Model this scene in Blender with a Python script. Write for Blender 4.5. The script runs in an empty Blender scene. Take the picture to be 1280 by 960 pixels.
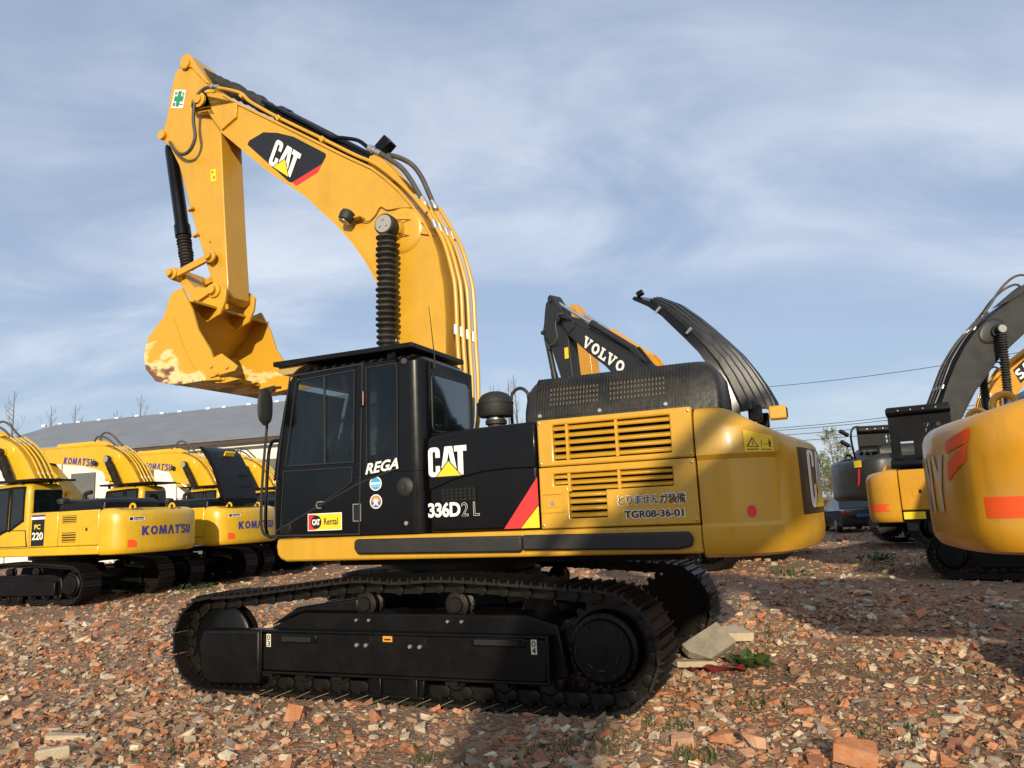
import bpy, bmesh, math, random
import numpy as np
from mathutils import Vector, Matrix
from mathutils.geometry import tessellate_polygon
R = math.radians
rnd = random.Random(7)
scn = bpy.context.scene
col = scn.collection

# ------------------------------------------------------------------ camera
CAM_Z, FPX, PITCH, ROLL = 1.684, 941.9, 0.16358, -0.04729
cd = bpy.data.cameras.new('camera'); cam = bpy.data.objects.new('camera', cd); col.objects.link(cam)
cd.sensor_fit = 'HORIZONTAL'; cd.sensor_width = 36; cd.lens = FPX / 1280 * 36
cd.clip_start = .05; cd.clip_end = 3000
fw = Vector((0, math.cos(PITCH), math.sin(PITCH))); u0 = Vector((0, -math.sin(PITCH), math.cos(PITCH))); r0 = Vector((1, 0, 0))
rt = r0 * math.cos(ROLL) + u0 * math.sin(ROLL); up = u0 * math.cos(ROLL) - r0 * math.sin(ROLL)
cam.matrix_world = Matrix(((rt.x, up.x, -fw.x, 0), (rt.y, up.y, -fw.y, 0), (rt.z, up.z, -fw.z, CAM_Z), (0, 0, 0, 1)))
scn.camera = cam

# ------------------------------------------------------------------ light
SUN_EL, SUN_AZ = R(17), R(3)                 # light travels towards +y, a touch to the right
SD = Vector((math.sin(SUN_AZ) * math.cos(SUN_EL), math.cos(SUN_AZ) * math.cos(SUN_EL), -math.sin(SUN_EL)))
sl = bpy.data.lights.new('sun', 'SUN'); sl.energy = 4.8; sl.angle = R(.6); sl.color = (1, .86, .64)
so = bpy.data.objects.new('sun', sl); col.objects.link(so)
so.rotation_euler = SD.to_track_quat('-Z', 'Y').to_euler(); so.location = (0, -20, 30)
scn.view_settings.view_transform = 'Standard'; scn.view_settings.look = 'None'
scn.view_settings.exposure = 0.06; scn.view_settings.gamma = 1

W = bpy.data.worlds.new('World'); scn.world = W; W.use_nodes = True
def mk_world():
    nt = W.node_tree; N = nt.nodes; L = nt.links; N.clear()
    out = N.new('ShaderNodeOutputWorld'); bg = N.new('ShaderNodeBackground'); bg.inputs[1].default_value = .132
    sk = N.new('ShaderNodeTexSky'); sk.sky_type = 'NISHITA'; sk.sun_disc = False
    sk.sun_elevation = SUN_EL; sk.sun_rotation = math.pi + SUN_AZ; sk.air_density = 1.0; sk.dust_density = .9; sk.ozone_density = 2.6
    tc = N.new('ShaderNodeTexCoord'); sep = N.new('ShaderNodeSeparateXYZ'); L.new(tc.outputs['Generated'], sep.inputs[0])
    # project onto a high layer so that clouds shrink towards the horizon
    zc = N.new('ShaderNodeMath'); zc.operation = 'MAXIMUM'; zc.inputs[1].default_value = .0; L.new(sep.outputs[2], zc.inputs[0])
    za = N.new('ShaderNodeMath'); za.operation = 'ADD'; za.inputs[1].default_value = .22; L.new(zc.outputs[0], za.inputs[0])
    dv = []
    for i in (0, 1):
        d = N.new('ShaderNodeMath'); d.operation = 'DIVIDE'; L.new(sep.outputs[i], d.inputs[0]); L.new(za.outputs[0], d.inputs[1]); dv.append(d)
    cb = N.new('ShaderNodeCombineXYZ'); L.new(dv[0].outputs[0], cb.inputs[0]); L.new(dv[1].outputs[0], cb.inputs[1])
    def noise(scale, detail, rough, rot, sc, dist=0):
        mp = N.new('ShaderNodeMapping'); mp.inputs['Rotation'].default_value = (0, 0, rot); mp.inputs['Scale'].default_value = sc
        L.new(cb.outputs[0], mp.inputs[0]); n = N.new('ShaderNodeTexNoise'); n.inputs['Scale'].default_value = scale
        n.inputs['Detail'].default_value = detail; n.inputs['Roughness'].default_value = rough; n.inputs['Distortion'].default_value = dist
        L.new(mp.outputs[0], n.inputs['Vector']); return n
    n1 = noise(1.35, 9, .56, R(-35), (1.0, 1.55, 1), .5); n2 = noise(.6, 5, .5, R(-20), (1, 1.3, 1))
    m1 = N.new('ShaderNodeMapRange'); m1.inputs[1].default_value = .33; m1.inputs[2].default_value = .72; m1.interpolation_type = 'SMOOTHSTEP'; L.new(n1.outputs[0], m1.inputs[0])
    m2 = N.new('ShaderNodeMapRange'); m2.inputs[1].default_value = .32; m2.inputs[2].default_value = .62; m2.interpolation_type = 'SMOOTHSTEP'; L.new(n2.outputs[0], m2.inputs[0])
    # thin veil everywhere, denser cloud patches on it
    f = N.new('ShaderNodeMath'); f.operation = 'MULTIPLY'; L.new(m1.outputs[0], f.inputs[0]); L.new(m2.outputs[0], f.inputs[1])
    f2 = N.new('ShaderNodeMath'); f2.operation = 'MULTIPLY_ADD'; f2.inputs[1].default_value = .80; f2.inputs[2].default_value = .10; L.new(f.outputs[0], f2.inputs[0])
    mx = N.new('ShaderNodeMix'); mx.data_type = 'RGBA'; L.new(f2.outputs[0], mx.inputs[0]); vl = N.new('ShaderNodeMix'); vl.data_type = 'RGBA'; vl.inputs[0].default_value = .62; L.new(sk.outputs[0], vl.inputs[6]); vl.inputs[7].default_value = (2.75, 3.45, 4.75, 1); L.new(vl.outputs[2], mx.inputs[6]); mx.inputs[7].default_value = (5.7, 6.2, 7.0, 1)
    L.new(mx.outputs[2], bg.inputs[0]); L.new(bg.outputs[0], out.inputs[0])
mk_world()

# ------------------------------------------------------------------ materials
MATS = {}
def _new(name):
    m = bpy.data.materials.new(name); m.use_nodes = True; return m, m.node_tree.nodes, m.node_tree.links, m.node_tree.nodes['Principled BSDF']
def rgb(r, g, b): return (r, g, b, 1)
def paint(name, c, rough=.38, metal=0., var=.12, dirt=.0, dirtc=(.22, .16, .10), coat=0., spec=.5, bump=0., bscale=60, nscale=2.2, streak=0.):
    if name in MATS: return MATS[name]
    m, N, L, P = _new(name)
    tc = N.new('ShaderNodeTexCoord'); n = N.new('ShaderNodeTexNoise'); n.inputs['Scale'].default_value = nscale; n.inputs['Detail'].default_value = 8; n.inputs['Roughness'].default_value = .6
    L.new(tc.outputs['Object'], n.inputs['Vector'])
    mr = N.new('ShaderNodeMapRange'); mr.inputs[1].default_value = .3; mr.inputs[2].default_value = .7; mr.inputs[3].default_value = 1 - var; mr.inputs[4].default_value = 1 + var * .6; L.new(n.outputs[0], mr.inputs[0])
    mu = N.new('ShaderNodeVectorMath'); mu.operation = 'SCALE'; mu.inputs[0].default_value = c; L.new(mr.outputs[0], mu.inputs['Scale'])
    src = mu.outputs[0]
    if dirt:
        n2 = N.new('ShaderNodeTexNoise'); n2.inputs['Scale'].default_value = 5; n2.inputs['Detail'].default_value = 10; n2.inputs['Roughness'].default_value = .72; L.new(tc.outputs['Object'], n2.inputs['Vector'])
        r2 = N.new('ShaderNodeMapRange'); r2.inputs[1].default_value = .45; r2.inputs[2].default_value = .75; r2.inputs[3].default_value = 0; r2.inputs[4].default_value = dirt; L.new(n2.outputs[0], r2.inputs[0])
        mx = N.new('ShaderNodeMix'); mx.data_type = 'RGBA'; L.new(r2.outputs[0], mx.inputs[0]); L.new(src, mx.inputs[6]); mx.inputs[7].default_value = rgb(*dirtc); src = mx.outputs[2]
    if streak:      # rain-run grime: noise drawn out along the height
        mp = N.new('ShaderNodeMapping'); mp.inputs['Scale'].default_value = (9, 9, .7); L.new(tc.outputs['Object'], mp.inputs[0]); n4 = N.new('ShaderNodeTexNoise'); n4.inputs['Scale'].default_value = 1.4; n4.inputs['Detail'].default_value = 6; L.new(mp.outputs[0], n4.inputs['Vector'])
        r4 = N.new('ShaderNodeMapRange'); r4.inputs[1].default_value = .52; r4.inputs[2].default_value = .78; r4.inputs[3].default_value = 0; r4.inputs[4].default_value = streak * 2.2; L.new(n4.outputs[0], r4.inputs[0])
        x4 = N.new('ShaderNodeMix'); x4.data_type = 'RGBA'; L.new(r4.outputs[0], x4.inputs[0]); L.new(src, x4.inputs[6]); x4.inputs[7].default_value = rgb(*[v*.55 for v in c]); src = x4.outputs[2]
    L.new(src, P.inputs['Base Color'])
    rr = N.new('ShaderNodeMapRange'); rr.inputs[1].default_value = .3; rr.inputs[2].default_value = .7; rr.inputs[3].default_value = max(.02, rough - .07); rr.inputs[4].default_value = min(1, rough + .1); L.new(n.outputs[0], rr.inputs[0]); L.new(rr.outputs[0], P.inputs['Roughness'])
    P.inputs['Metallic'].default_value = metal; P.inputs['Coat Weight'].default_value = coat; P.inputs['Coat Roughness'].default_value = .10; P.inputs['Specular IOR Level'].default_value = spec
    if bump:
        n3 = N.new('ShaderNodeTexNoise'); n3.inputs['Scale'].default_value = bscale; n3.inputs['Detail'].default_value = 6; L.new(tc.outputs['Object'], n3.inputs['Vector'])
        b = N.new('ShaderNodeBump'); b.inputs['Strength'].default_value = bump; b.inputs['Distance'].default_value = .02; L.new(n3.outputs[0], b.inputs['Height']); L.new(b.outputs[0], P.inputs['Normal'])
    MATS[name] = m; return m
def flat(name, c, rough=.5, metal=0.):
    return paint(name, c, rough, metal, var=.05)
YEL = (.58, .318, .022)
M_yel = paint('cat_yellow', YEL, .36, dirt=.20, var=.09, coat=.2, dirtc=(.34,.22,.07), streak=.10)
M_yel2 = paint('warm_yellow', (.66, .40, .012), .34, dirt=.24, dirtc=(.32,.22,.09), streak=.14, var=.07, coat=.25)
M_yel3 = paint('orange_yellow', (.58, .275, .012), .34, dirt=.24, dirtc=(.32,.22,.09), streak=.14, var=.07, coat=.25)
M_blk = paint('gloss_black', (.0035, .0035, .004), .20, dirt=.10, dirtc=(.014, .013, .011), coat=.12, var=.2, spec=.22)
M_blk2 = paint('frame_black', (.0032, .0032, .0034), .36, dirt=.4, dirtc=(.014, .011, .008), var=.2, bump=.08, spec=.25)
M_gry = paint('charcoal_paint', (.020, .021, .021), .40, dirt=.2, dirtc=(.05, .045, .035), var=.15, spec=.35)
M_rub = paint('rubber', (.013, .013, .013), .62, dirt=.3, dirtc=(.05, .045, .04), bump=.1)
M_boot = paint('boot_rubber', (.012, .0115, .011), .65, dirt=.8, dirtc=(.075, .062, .045), bump=.4, bscale=40)
M_hose = paint('hose_grey', (.055, .053, .048), .55, dirt=.3)
M_steel = paint('bare_steel', (.45, .44, .42), .35, 1., dirt=.3)
M_track = paint('track_steel', (.012, .0095, .008), .50, .35, dirt=.45, dirtc=(.035, .021, .013), bump=.3, bscale=35)
M_link = paint('link_steel', (.016, .0135, .011), .40, .5, dirt=.4, dirtc=(.04, .028, .017), bump=.2)
M_dark = paint('dark_void', (.004, .004, .004), .8)
M_dust = paint('dusty_black', (.010, .0095, .008), .42, dirt=.7, dirtc=(.045, .036, .022), var=.3, bump=.2, bscale=20)
M_wrap = paint('wrap_black', (.016, .015, .013), .7, dirt=.6, dirtc=(.06, .05, .04), bump=.8, bscale=25)
M_white = flat('decal_white', (.80, .79, .74)); M_dblk = flat('decal_black', (.010, .010, .011), .35)
M_red = flat('decal_red', (.70, .028, .03)); M_dyel = flat('decal_yellow', (.85, .58, .02)); M_grn = flat('decal_green', (.01, .25, .12))
M_navy = flat('decal_navy', (.02, .02, .07)); M_blue = flat('decal_blue', (.05, .04, .26)); M_cyan = flat('decal_cyan', (.05, .35, .66)); M_ora = flat('decal_orange', (.85, .10, .015), .4)
M_beige = flat('visor_beige', (.42, .30, .11), .5); M_silv = paint('silver', (.55, .55, .54), .3, .8, var=.1)
def mk_glass(nm, ior, coat):
    m, N, L, P = _new(nm); P.inputs['Base Color'].default_value = (.007, .010, .011, 1); P.inputs['Roughness'].default_value = .035
    P.inputs['Coat Weight'].default_value = coat; P.inputs['IOR'].default_value = ior
    tc = N.new('ShaderNodeTexCoord'); n = N.new('ShaderNodeTexNoise'); n.inputs['Scale'].default_value = 1.3; L.new(tc.outputs['Object'], n.inputs['Vector'])
    b = N.new('ShaderNodeBump'); b.inputs['Strength'].default_value = .06; b.inputs['Distance'].default_value = .05; L.new(n.outputs[0], b.inputs['Height']); L.new(b.outputs[0], P.inputs['Normal']); return m
M_glass = mk_glass('tinted_glass', 1.5, 0.); M_glass2 = mk_glass('rear_glass', 1.8, .6)
def mk_clear():
    m, N, L, P = _new('clear_tinted_glass'); N.remove(P); out = [n for n in N if n.type == 'OUTPUT_MATERIAL'][0]
    tr = N.new('ShaderNodeBsdfTransparent'); tr.inputs[0].default_value = (.50, .54, .54, 1); gl = N.new('ShaderNodeBsdfGlossy'); gl.inputs['Roughness'].default_value = .02; gl.inputs['Color'].default_value = (.75,.8,.8,1)
    fr = N.new('ShaderNodeFresnel'); fr.inputs[0].default_value = 1.45; mx = N.new('ShaderNodeMixShader'); L.new(fr.outputs[0], mx.inputs[0]); L.new(tr.outputs[0], mx.inputs[1]); L.new(gl.outputs[0], mx.inputs[2]); L.new(mx.outputs[0], out.inputs[0])
    tc = N.new('ShaderNodeTexCoord'); n = N.new('ShaderNodeTexNoise'); n.inputs['Scale'].default_value = 1.6; L.new(tc.outputs['Object'], n.inputs['Vector']); b = N.new('ShaderNodeBump'); b.inputs['Strength'].default_value = .08; b.inputs['Distance'].default_value = .05; L.new(n.outputs[0], b.inputs['Height']); L.new(b.outputs[0], gl.inputs['Normal']); return m
M_clear = mk_clear()
def mk_bucket():
    # yellow paint worn through to bare, rusty steel low on the shell and on the cutting edge
    m, N, L, P = _new('worn_bucket_yellow'); tc = N.new('ShaderNodeTexCoord'); sp = N.new('ShaderNodeSeparateXYZ'); L.new(tc.outputs['Object'], sp.inputs[0])
    n = N.new('ShaderNodeTexNoise'); n.inputs['Scale'].default_value = 2.6; n.inputs['Detail'].default_value = 10; n.inputs['Roughness'].default_value = .58
    mp = N.new('ShaderNodeMapping'); mp.inputs['Scale'].default_value = (1, 1, 2.2); L.new(tc.outputs['Object'], mp.inputs[0]); L.new(mp.outputs[0], n.inputs['Vector'])
    a = N.new('ShaderNodeMath'); a.operation = 'MULTIPLY_ADD'; a.inputs[1].default_value = .62; a.inputs[2].default_value = -3.66 * .62; L.new(sp.outputs[2], a.inputs[0])
    x = N.new('ShaderNodeMath'); x.operation = 'MULTIPLY_ADD'; x.inputs[1].default_value = -.34; x.inputs[2].default_value = 3.74 * .34; L.new(sp.outputs[0], x.inputs[0])
    s = N.new('ShaderNodeMath'); s.operation = 'ADD'; L.new(a.outputs[0], s.inputs[0]); L.new(x.outputs[0], s.inputs[1])
    t = N.new('ShaderNodeMath'); t.operation = 'ADD'; L.new(n.outputs[0], t.inputs[0]); L.new(s.outputs[0], t.inputs[1])
    r1 = N.new('ShaderNodeMapRange'); r1.inputs[1].default_value = .585; r1.inputs[2].default_value = .525; L.new(t.outputs[0], r1.inputs[0])
    r2 = N.new('ShaderNodeMapRange'); r2.inputs[1].default_value = .455; r2.inputs[2].default_value = .39; L.new(t.outputs[0], r2.inputs[0])
    m1 = N.new('ShaderNodeMix'); m1.data_type = 'RGBA'; L.new(r1.outputs[0], m1.inputs[0]); m1.inputs[6].default_value = rgb(*YEL); m1.inputs[7].default_value = (.74, .56, .26, 1)
    m2 = N.new('ShaderNodeMix'); m2.data_type = 'RGBA'; L.new(r2.outputs[0], m2.inputs[0]); L.new(m1.outputs[2], m2.inputs[6]); m2.inputs[7].default_value = (.16, .075, .035, 1)
    L.new(m2.outputs[2], P.inputs['Base Color']); P.inputs['Roughness'].default_value = .45; return m
M_bucket = mk_bucket()

# ------------------------------------------------------------------ mesh helpers
class MB:
    def __init__(s): s.v = []; s.f = []
    def add(s, vs, fs):
        o = len(s.v); s.v += [tuple(v) for v in vs]; s.f += [tuple(i + o for i in f) for f in fs]; return s
    def box(s, x0, x1, y0, y1, z0, z1):
        x0, x1 = sorted((x0, x1)); y0, y1 = sorted((y0, y1)); z0, z1 = sorted((z0, z1))
        return s.add([(x0,y0,z0),(x1,y0,z0),(x1,y1,z0),(x0,y1,z0),(x0,y0,z1),(x1,y0,z1),(x1,y1,z1),(x0,y1,z1)],
              [(3,2,1,0),(4,5,6,7),(0,1,5,4),(1,2,6,5),(2,3,7,6),(3,0,4,7)])
    def obox(s, c, size, M):
        h = [a / 2 for a in size]; b = MB().box(-h[0], h[0], -h[1], h[1], -h[2], h[2]); c = Vector(c)
        return s.add([c + M @ Vector(v) for v in b.v], b.f)
    def prism(s, poly, y0, y1, ax='y'):
        n = len(poly); a = sum(poly[i][0] * poly[(i+1) % n][1] - poly[(i+1) % n][0] * poly[i][1] for i in range(n))
        if (a > 0): poly = poly[::-1]
        y0, y1 = sorted((y0, y1))
        f = {'y': lambda p, t: (p[0], t, p[1]), 'x': lambda p, t: (t, p[0], p[1]), 'z': lambda p, t: (p[0], p[1], t)}[ax]
        vs = [f(p, y0) for p in poly] + [f(p, y1) for p in poly]
        fs = [tuple(range(n))[::-1], tuple(range(n, 2 * n))] + [(i, (i+1) % n, n + (i+1) % n, n + i) for i in range(n)]
        if ax != 'y': fs = [g[::-1] for g in fs]
        if ax == 'x': fs = [g for g in fs]
        return s.add(vs, fs)
    def tube(s, path, r, n=8, caps=True):
        P = [Vector(p) for p in path]; rs = r if isinstance(r, (list, tuple)) else [r] * len(P); vs = []; fs = []; nrm = None
        for i, p in enumerate(P):
            t = (P[min(i+1, len(P)-1)] - P[max(i-1, 0)]).normalized()
            if nrm is None: nrm = t.orthogonal().normalized()
            nrm = (nrm - t * nrm.dot(t)); nrm = nrm.normalized() if nrm.length > 1e-6 else t.orthogonal().normalized()
            b = t.cross(nrm)
            for k in range(n):
                a = 2 * math.pi * k / n; vs.append(p + (nrm * math.cos(a) + b * math.sin(a)) * rs[i])
        for i in range(len(P) - 1):
            for k in range(n): fs.append((i*n+k, i*n+(k+1) % n, (i+1)*n+(k+1) % n, (i+1)*n+k))
        if caps: fs.append(tuple(range(n))[::-1]); fs.append(tuple(range((len(P)-1)*n, len(P)*n)))
        return s.add(vs, fs)
    def lathe(s, prof, o, ax, n=20):
        """prof: (radius, height) pairs along the axis from o"""
        o = Vector(o); ax = Vector(ax).normalized(); pts = [o + ax * h for r, h in prof]; a = ax.orthogonal().normalized(); b = ax.cross(a); vs = []; fs = []
        for (r, h), p in zip(prof, pts):
            for k in range(n): t = 2 * math.pi * k / n; vs.append(p + (a * math.cos(t) + b * math.sin(t)) * max(r, 1e-4))
        for i in range(len(prof) - 1):
            for k in range(n): fs.append((i*n+k, i*n+(k+1) % n, (i+1)*n+(k+1) % n, (i+1)*n+k))
        fs.append(tuple(range(n))[::-1]); fs.append(tuple(range((len(prof)-1)*n, len(prof)*n)))
        return s.add(vs, fs)
    def loft(s, rings, caps=True, closed=True):
        n = len(rings[0]); vs = [v for r in rings for v in r]; fs = []
        for i in range(len(rings) - 1):
            for k in range(n if closed else n - 1): fs.append((i*n+k, i*n+(k+1) % n, (i+1)*n+(k+1) % n, (i+1)*n+k))
        if caps: fs.append(tuple(range(n))[::-1]); fs.append(tuple(range((len(rings)-1)*n, len(rings)*n)))
        return s.add(vs, fs)
    def xf(s, M): s.v = [tuple(M @ Vector(v)) for v in s.v]; return s
    def mesh(s, name, mat, smooth=38, fixn=True):
        me = bpy.data.meshes.new(name); me.from_pydata(s.v, [], s.f)
        if fixn:
            bm = bmesh.new(); bm.from_mesh(me); bmesh.ops.recalc_face_normals(bm, faces=bm.faces); bm.to_mesh(me); bm.free()
        if mat: me.materials.append(mat)
        if smooth:
            me.polygons.foreach_set('use_smooth', [True] * len(me.polygons)); me.set_sharp_from_angle(angle=R(smooth))
        me.update(); return me
    def build(s, name, mat, parent=None, bevel=0, smooth=38, seg=2, label=None, kind=None, fixn=True):
        return link(name, s.mesh(name, mat, smooth, fixn), parent, bevel, seg, label, kind)
def link(name, me, parent=None, bevel=0, seg=2, label=None, kind=None):
    o = bpy.data.objects.new(name, me); col.objects.link(o)
    if parent is not None: o.parent = parent
    if bevel:
        b = o.modifiers.new('bevel', 'BEVEL'); b.width = bevel; b.segments = seg; b.limit_method = 'ANGLE'; b.angle_limit = R(40); b.use_clamp_overlap = True
    if label: o['label'] = label
    if kind: o['kind'] = kind
    return o
def tag(o, label, cat, group=None, kind=None):
    if label: o['label'] = label
    if cat: o['category'] = cat
    if group: o['group'] = group
    if kind: o['kind'] = kind
    return o
def empty(name, loc=(0, 0, 0), rz=0, sc=1):
    o = bpy.data.objects.new(name, None); col.objects.link(o); o.location = loc; o.rotation_euler = (0, 0, rz); o.scale = (sc,) * 3; o.empty_display_size = .3; return o
KIDS = {}
def copy_tree(o, parent=None):
    c = o.copy(); col.objects.link(c)
    if parent is not None: c.parent = parent
    for ch in list(o.children): copy_tree(ch, c)
    return c
def smoothpath(pts, k=6):
    P = [Vector(p) for p in pts]; out = []
    for i in range(len(P) - 1):
        a, b, c, d = P[max(i-1, 0)], P[i], P[i+1], P[min(i+2, len(P)-1)]
        for j in range(k):
            t = j / k; out.append(.5 * ((2*b) + (c-a)*t + (2*a-5*b+4*c-d)*t*t + (3*b-a-3*c+d)*t**3))
    return out + [P[-1]]
def arc(cx, cy, r, a0, a1, n=6): return [(cx + r * math.cos(R(a0 + (a1-a0)*i/n)), cy + r * math.sin(R(a0 + (a1-a0)*i/n))) for i in range(n+1)]

# ------------------------------------------------------------------ flat print
def text_raw(body, off=0., shear=0., outline=0., space=1.):
    c = bpy.data.curves.new('print', 'FONT'); c.body = body; c.offset = off; c.shear = shear; c.space_character = space; c.resolution_u = 4
    if outline: c.fill_mode = 'NONE'; c.bevel_depth = outline; c.bevel_resolution = 0
    o = bpy.data.objects.new('print', c); col.objects.link(o)
    me = bpy.data.meshes.new_from_object(o.evaluated_get(bpy.context.evaluated_depsgraph_get())); bpy.data.objects.remove(o); bpy.data.curves.remove(c)
    v = np.zeros(len(me.vertices) * 3); me.vertices.foreach_get('co', v); v = v.reshape(-1, 3); return me, v
def place(me, v, o, right, upv, w, h, lo=None, hi=None):
    lo = v.min(0) if lo is None else lo; hi = v.max(0) if hi is None else hi
    o, right, upv = Vector(o), Vector(right).normalized(), Vector(upv).normalized(); nz = right.cross(upv)
    sx = w / (hi[0] - lo[0]); sy = h / (hi[1] - lo[1])
    me.vertices.foreach_set('co', np.array([o + right * ((a[0]-lo[0])*sx) + upv * ((a[1]-lo[1])*sy) + nz * a[2] * sy for a in v]).ravel()); me.update(); return lo, hi
def text(body, o, right, upv, w, h, mat, parent, off=0., shear=0., outline=0., space=1., name='lettering', warp=None):
    me, v = text_raw(body, off, shear, outline, space); place(me, v, o, right, upv, w, h)
    if warp: 
        for q in me.vertices: q.co = warp(q.co)
    me.materials.clear(); me.materials.append(mat); me.name = name
    return link(name, me, parent)
def poly_print(polys, o, right, upv, sc, mat, parent, name='lettering', lift=0., warp=None):
    o, right, upv = Vector(o), Vector(right).normalized(), Vector(upv).normalized(); nz = right.cross(upv)
    bm = bmesh.new()
    for p in polys:
        p = [q for k, q in enumerate(p) if math.dist(q, p[k-1]) > 1e-5]
        vs = [bm.verts.new(o + right * x * sc + upv * y * sc + nz * lift) for x, y in p]
        for t in tessellate_polygon([[Vector((x, y, 0)) for x, y in p]]):
            if len(set(t)) == 3: bm.faces.new([vs[i] for i in t])
    bmesh.ops.recalc_face_normals(bm, faces=bm.faces[:])
    if warp:
        bmesh.ops.subdivide_edges(bm, edges=bm.edges[:], cuts=5, use_grid_fill=True)
        for q in bm.verts: q.co = warp(q.co)
    me = bpy.data.meshes.new(name); bm.to_mesh(me); bm.free(); me.materials.append(mat); return link(name, me, parent)
L_C = [(.45,.64),(.45,.84)] + arc(.29,.84,.16,0,90,4) + arc(.15,.85,.15,90,180,4) + arc(.15,.15,.15,180,270,4) + arc(.29,.16,.16,270,360,4) + [(.45,.36),(.28,.36),(.28,.20)] + arc(.225,.2,.055,0,-180,4)[1:] + arc(.225,.80,.055,180,0,4) + [(.28,.64)]
L_A = [(.64,1),(.93,1),(1.10,.12),(.92,.12),(.785,.80),(.68,.28),(.50,.28)]
L_T = [(1.0,1),(1.47,1),(1.47,.81),(1.33,.81),(1.33,.02),(1.13,.02),(1.13,.81),(1.0,.81)]
T_OUT = [(.25,-.035),(1.30,-.035),(.775,.56)]; T_IN = [(.32,.0),(1.23,.0),(.775,.50)]
def logo(o, right, upv, sc, parent, warp=None):
    poly_print([L_C, L_A, L_T], o, right, upv, sc, M_white, parent, 'lettering', .001, warp)
    poly_print([T_OUT], o, right, upv, sc, M_dblk, parent, 'logo_triangle_edge', .002, warp)
    poly_print([T_IN], o, right, upv, sc, M_dyel, parent, 'logo_triangle', .003, warp)
# bold sans letters on a 1-high grid
def stroke_letters(word):
    S = {'K': [[(0,0),(.27,0),(.27,.36),(.52,0),(.86,0),(.50,.53),(.83,1),(.51,1),(.27,.66),(.27,1),(0,1)]],
         'O': None, 'M': [[(0,0),(.24,0),(.27,.55),(.44,0),(.62,0),(.79,.55),(.82,0),(1.06,0),(.97,1),(.70,1),(.53,.42),(.36,1),(.09,1)]],
         'A': [[(0,0),(.26,0),(.46,.66),(.66,0),(.92,0),(.61,1),(.31,1)]],
         'T': [[(.26,0),(.53,0),(.53,.78),(.79,.78),(.79,1),(0,1),(0,.78),(.26,.78)]],
         'U': [[(0,1),(0,.28)] + arc(.28,.28,.28,180,270,4) + arc(.50,.28,.28,270,360,4) + [(.78,1),(.52,1),(.52,.32)] + arc(.39,.32,.13,0,-180,5) + [(.26,1)]],
         'S': [[(.02,.05),(.36,0)] + arc(.46,.29,.29,-90,75,6) + [(.34,.62),(.32,.74),(.44,.79),(.70,.75),(.70,.96),(.40,1.0)] + arc(.32,.72,.28,90,255,6) + [(.46,.38),(.48,.26),(.34,.21),(.02,.28)]],
         'N': [[(0,0),(.26,0),(.26,.56),(.58,0),(.84,0),(.84,1),(.58,1),(.58,.44),(.26,1),(0,1)]],
         'Y': [[(.31,0),(.57,0),(.57,.4),(.90,1),(.60,1),(.44,.66),(.28,1),(-.02,1),(.31,.4)]],
         'V': [[(.37,0),(.53,0),(.86,.84),(.98,.84),(.98,1),(.60,1),(.60,.84),(.69,.84),(.50,.28),(.33,.84),(.43,.84),(.43,1),(-.06,1),(-.06,.84),(.05,.84)]],
         'L': [[(0,0),(.82,0),(.82,.42),(.68,.42),(.60,.18),(.36,.18),(.36,.86),(.48,.86),(.48,1),(0,1),(0,.86),(.10,.86),(.10,.16),(0,.16)]],
         "'": [[(0,.74),(.10,.74),(.17,1.08),(-.02,1.08)]]}
    x = 0; out = []
    for ch in word:
        if ch == 'O':
            k = 12
            for i in range(k):
                a, b = 2*math.pi*i/k, 2*math.pi*(i+1)/k
                f = lambda t, rx, ry: (.45 + rx*math.cos(t), .5 + ry*math.sin(t))
                out.append([(x+p[0], p[1]) for p in (f(a,.45,.5), f(b,.45,.5), f(b,.2,.27), f(a,.2,.27))])
            x += 1.02; continue
        if ch == ' ': x += .4; continue
        out += [[(x+p[0], p[1]) for p in q] for q in S[ch]]; x += {"'": .14}.get(ch, max(p[0] for q in S[ch] for p in q) + .13)
    return out, x - .13
def word(w, o, right, upv, width, height, mat, parent, warp=None, shear=0):
    P, wd = stroke_letters(w); sx = width / wd
    P = [[((x + shear*y) * sx / height, y) for x, y in p] for p in P]
    return poly_print(P, o, right, upv, height, mat, parent, 'lettering', .002, warp)

# ------------------------------------------------------------------ machine pieces (x forward, y left, z up)
FOOT = Vector((.22, 0, 1.9)); NOSE = Vector((3.70, 0, 7.54)); BPIN = Vector((3.43, 0, 4.76))
BOOM_TOP = [(3.90,7.50),(3.84,7.62),(3.71,7.68),(3.45,7.63),(3.3,7.55),(3.06,7.36),(2.39,6.91),(1.68,6.43),(1.27,6.15),(.9,5.91),(.72,5.75),(.51,5.53),(.35,5.32),(.21,5.11),(.11,4.91),(.03,4.65),(-.01,4.39),(-.03,4.27),(-.05,3.9),(-.04,3.54),(-.02,2.9),(.0,2.2),(.05,1.85),(.2,1.74)]
BOOM_BOT = [(.38,1.85),(.46,2.6),(.54,3.3),(.6,3.7),(.84,4.39),(.92,4.55),(1.03,4.74),(1.2,4.99),(1.43,5.26),(1.69,5.52),(1.88,5.72),(2.52,6.23),(3.22,6.88),(3.33,6.98),(3.6,7.36),(3.76,7.38),(3.86,7.42)]
STICK = [(4.23,8.30),(4.22,8.40),(4.11,8.46),(4.02,8.39),(3.95,8.27),(3.73,7.95),(3.61,7.79),(3.50,7.4),(3.44,7.0),(3.34,5.67),(3.27,4.85),(3.28,4.68),(3.38,4.62),(3.50,4.66),(3.54,4.89),(3.70,5.3),(3.87,5.74),(4.05,6.28),(4.21,6.74),(4.40,7.08),(4.54,7.2),(4.55,7.34),(4.48,7.55),(4.41,7.95),(4.34,8.22)]
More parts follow.
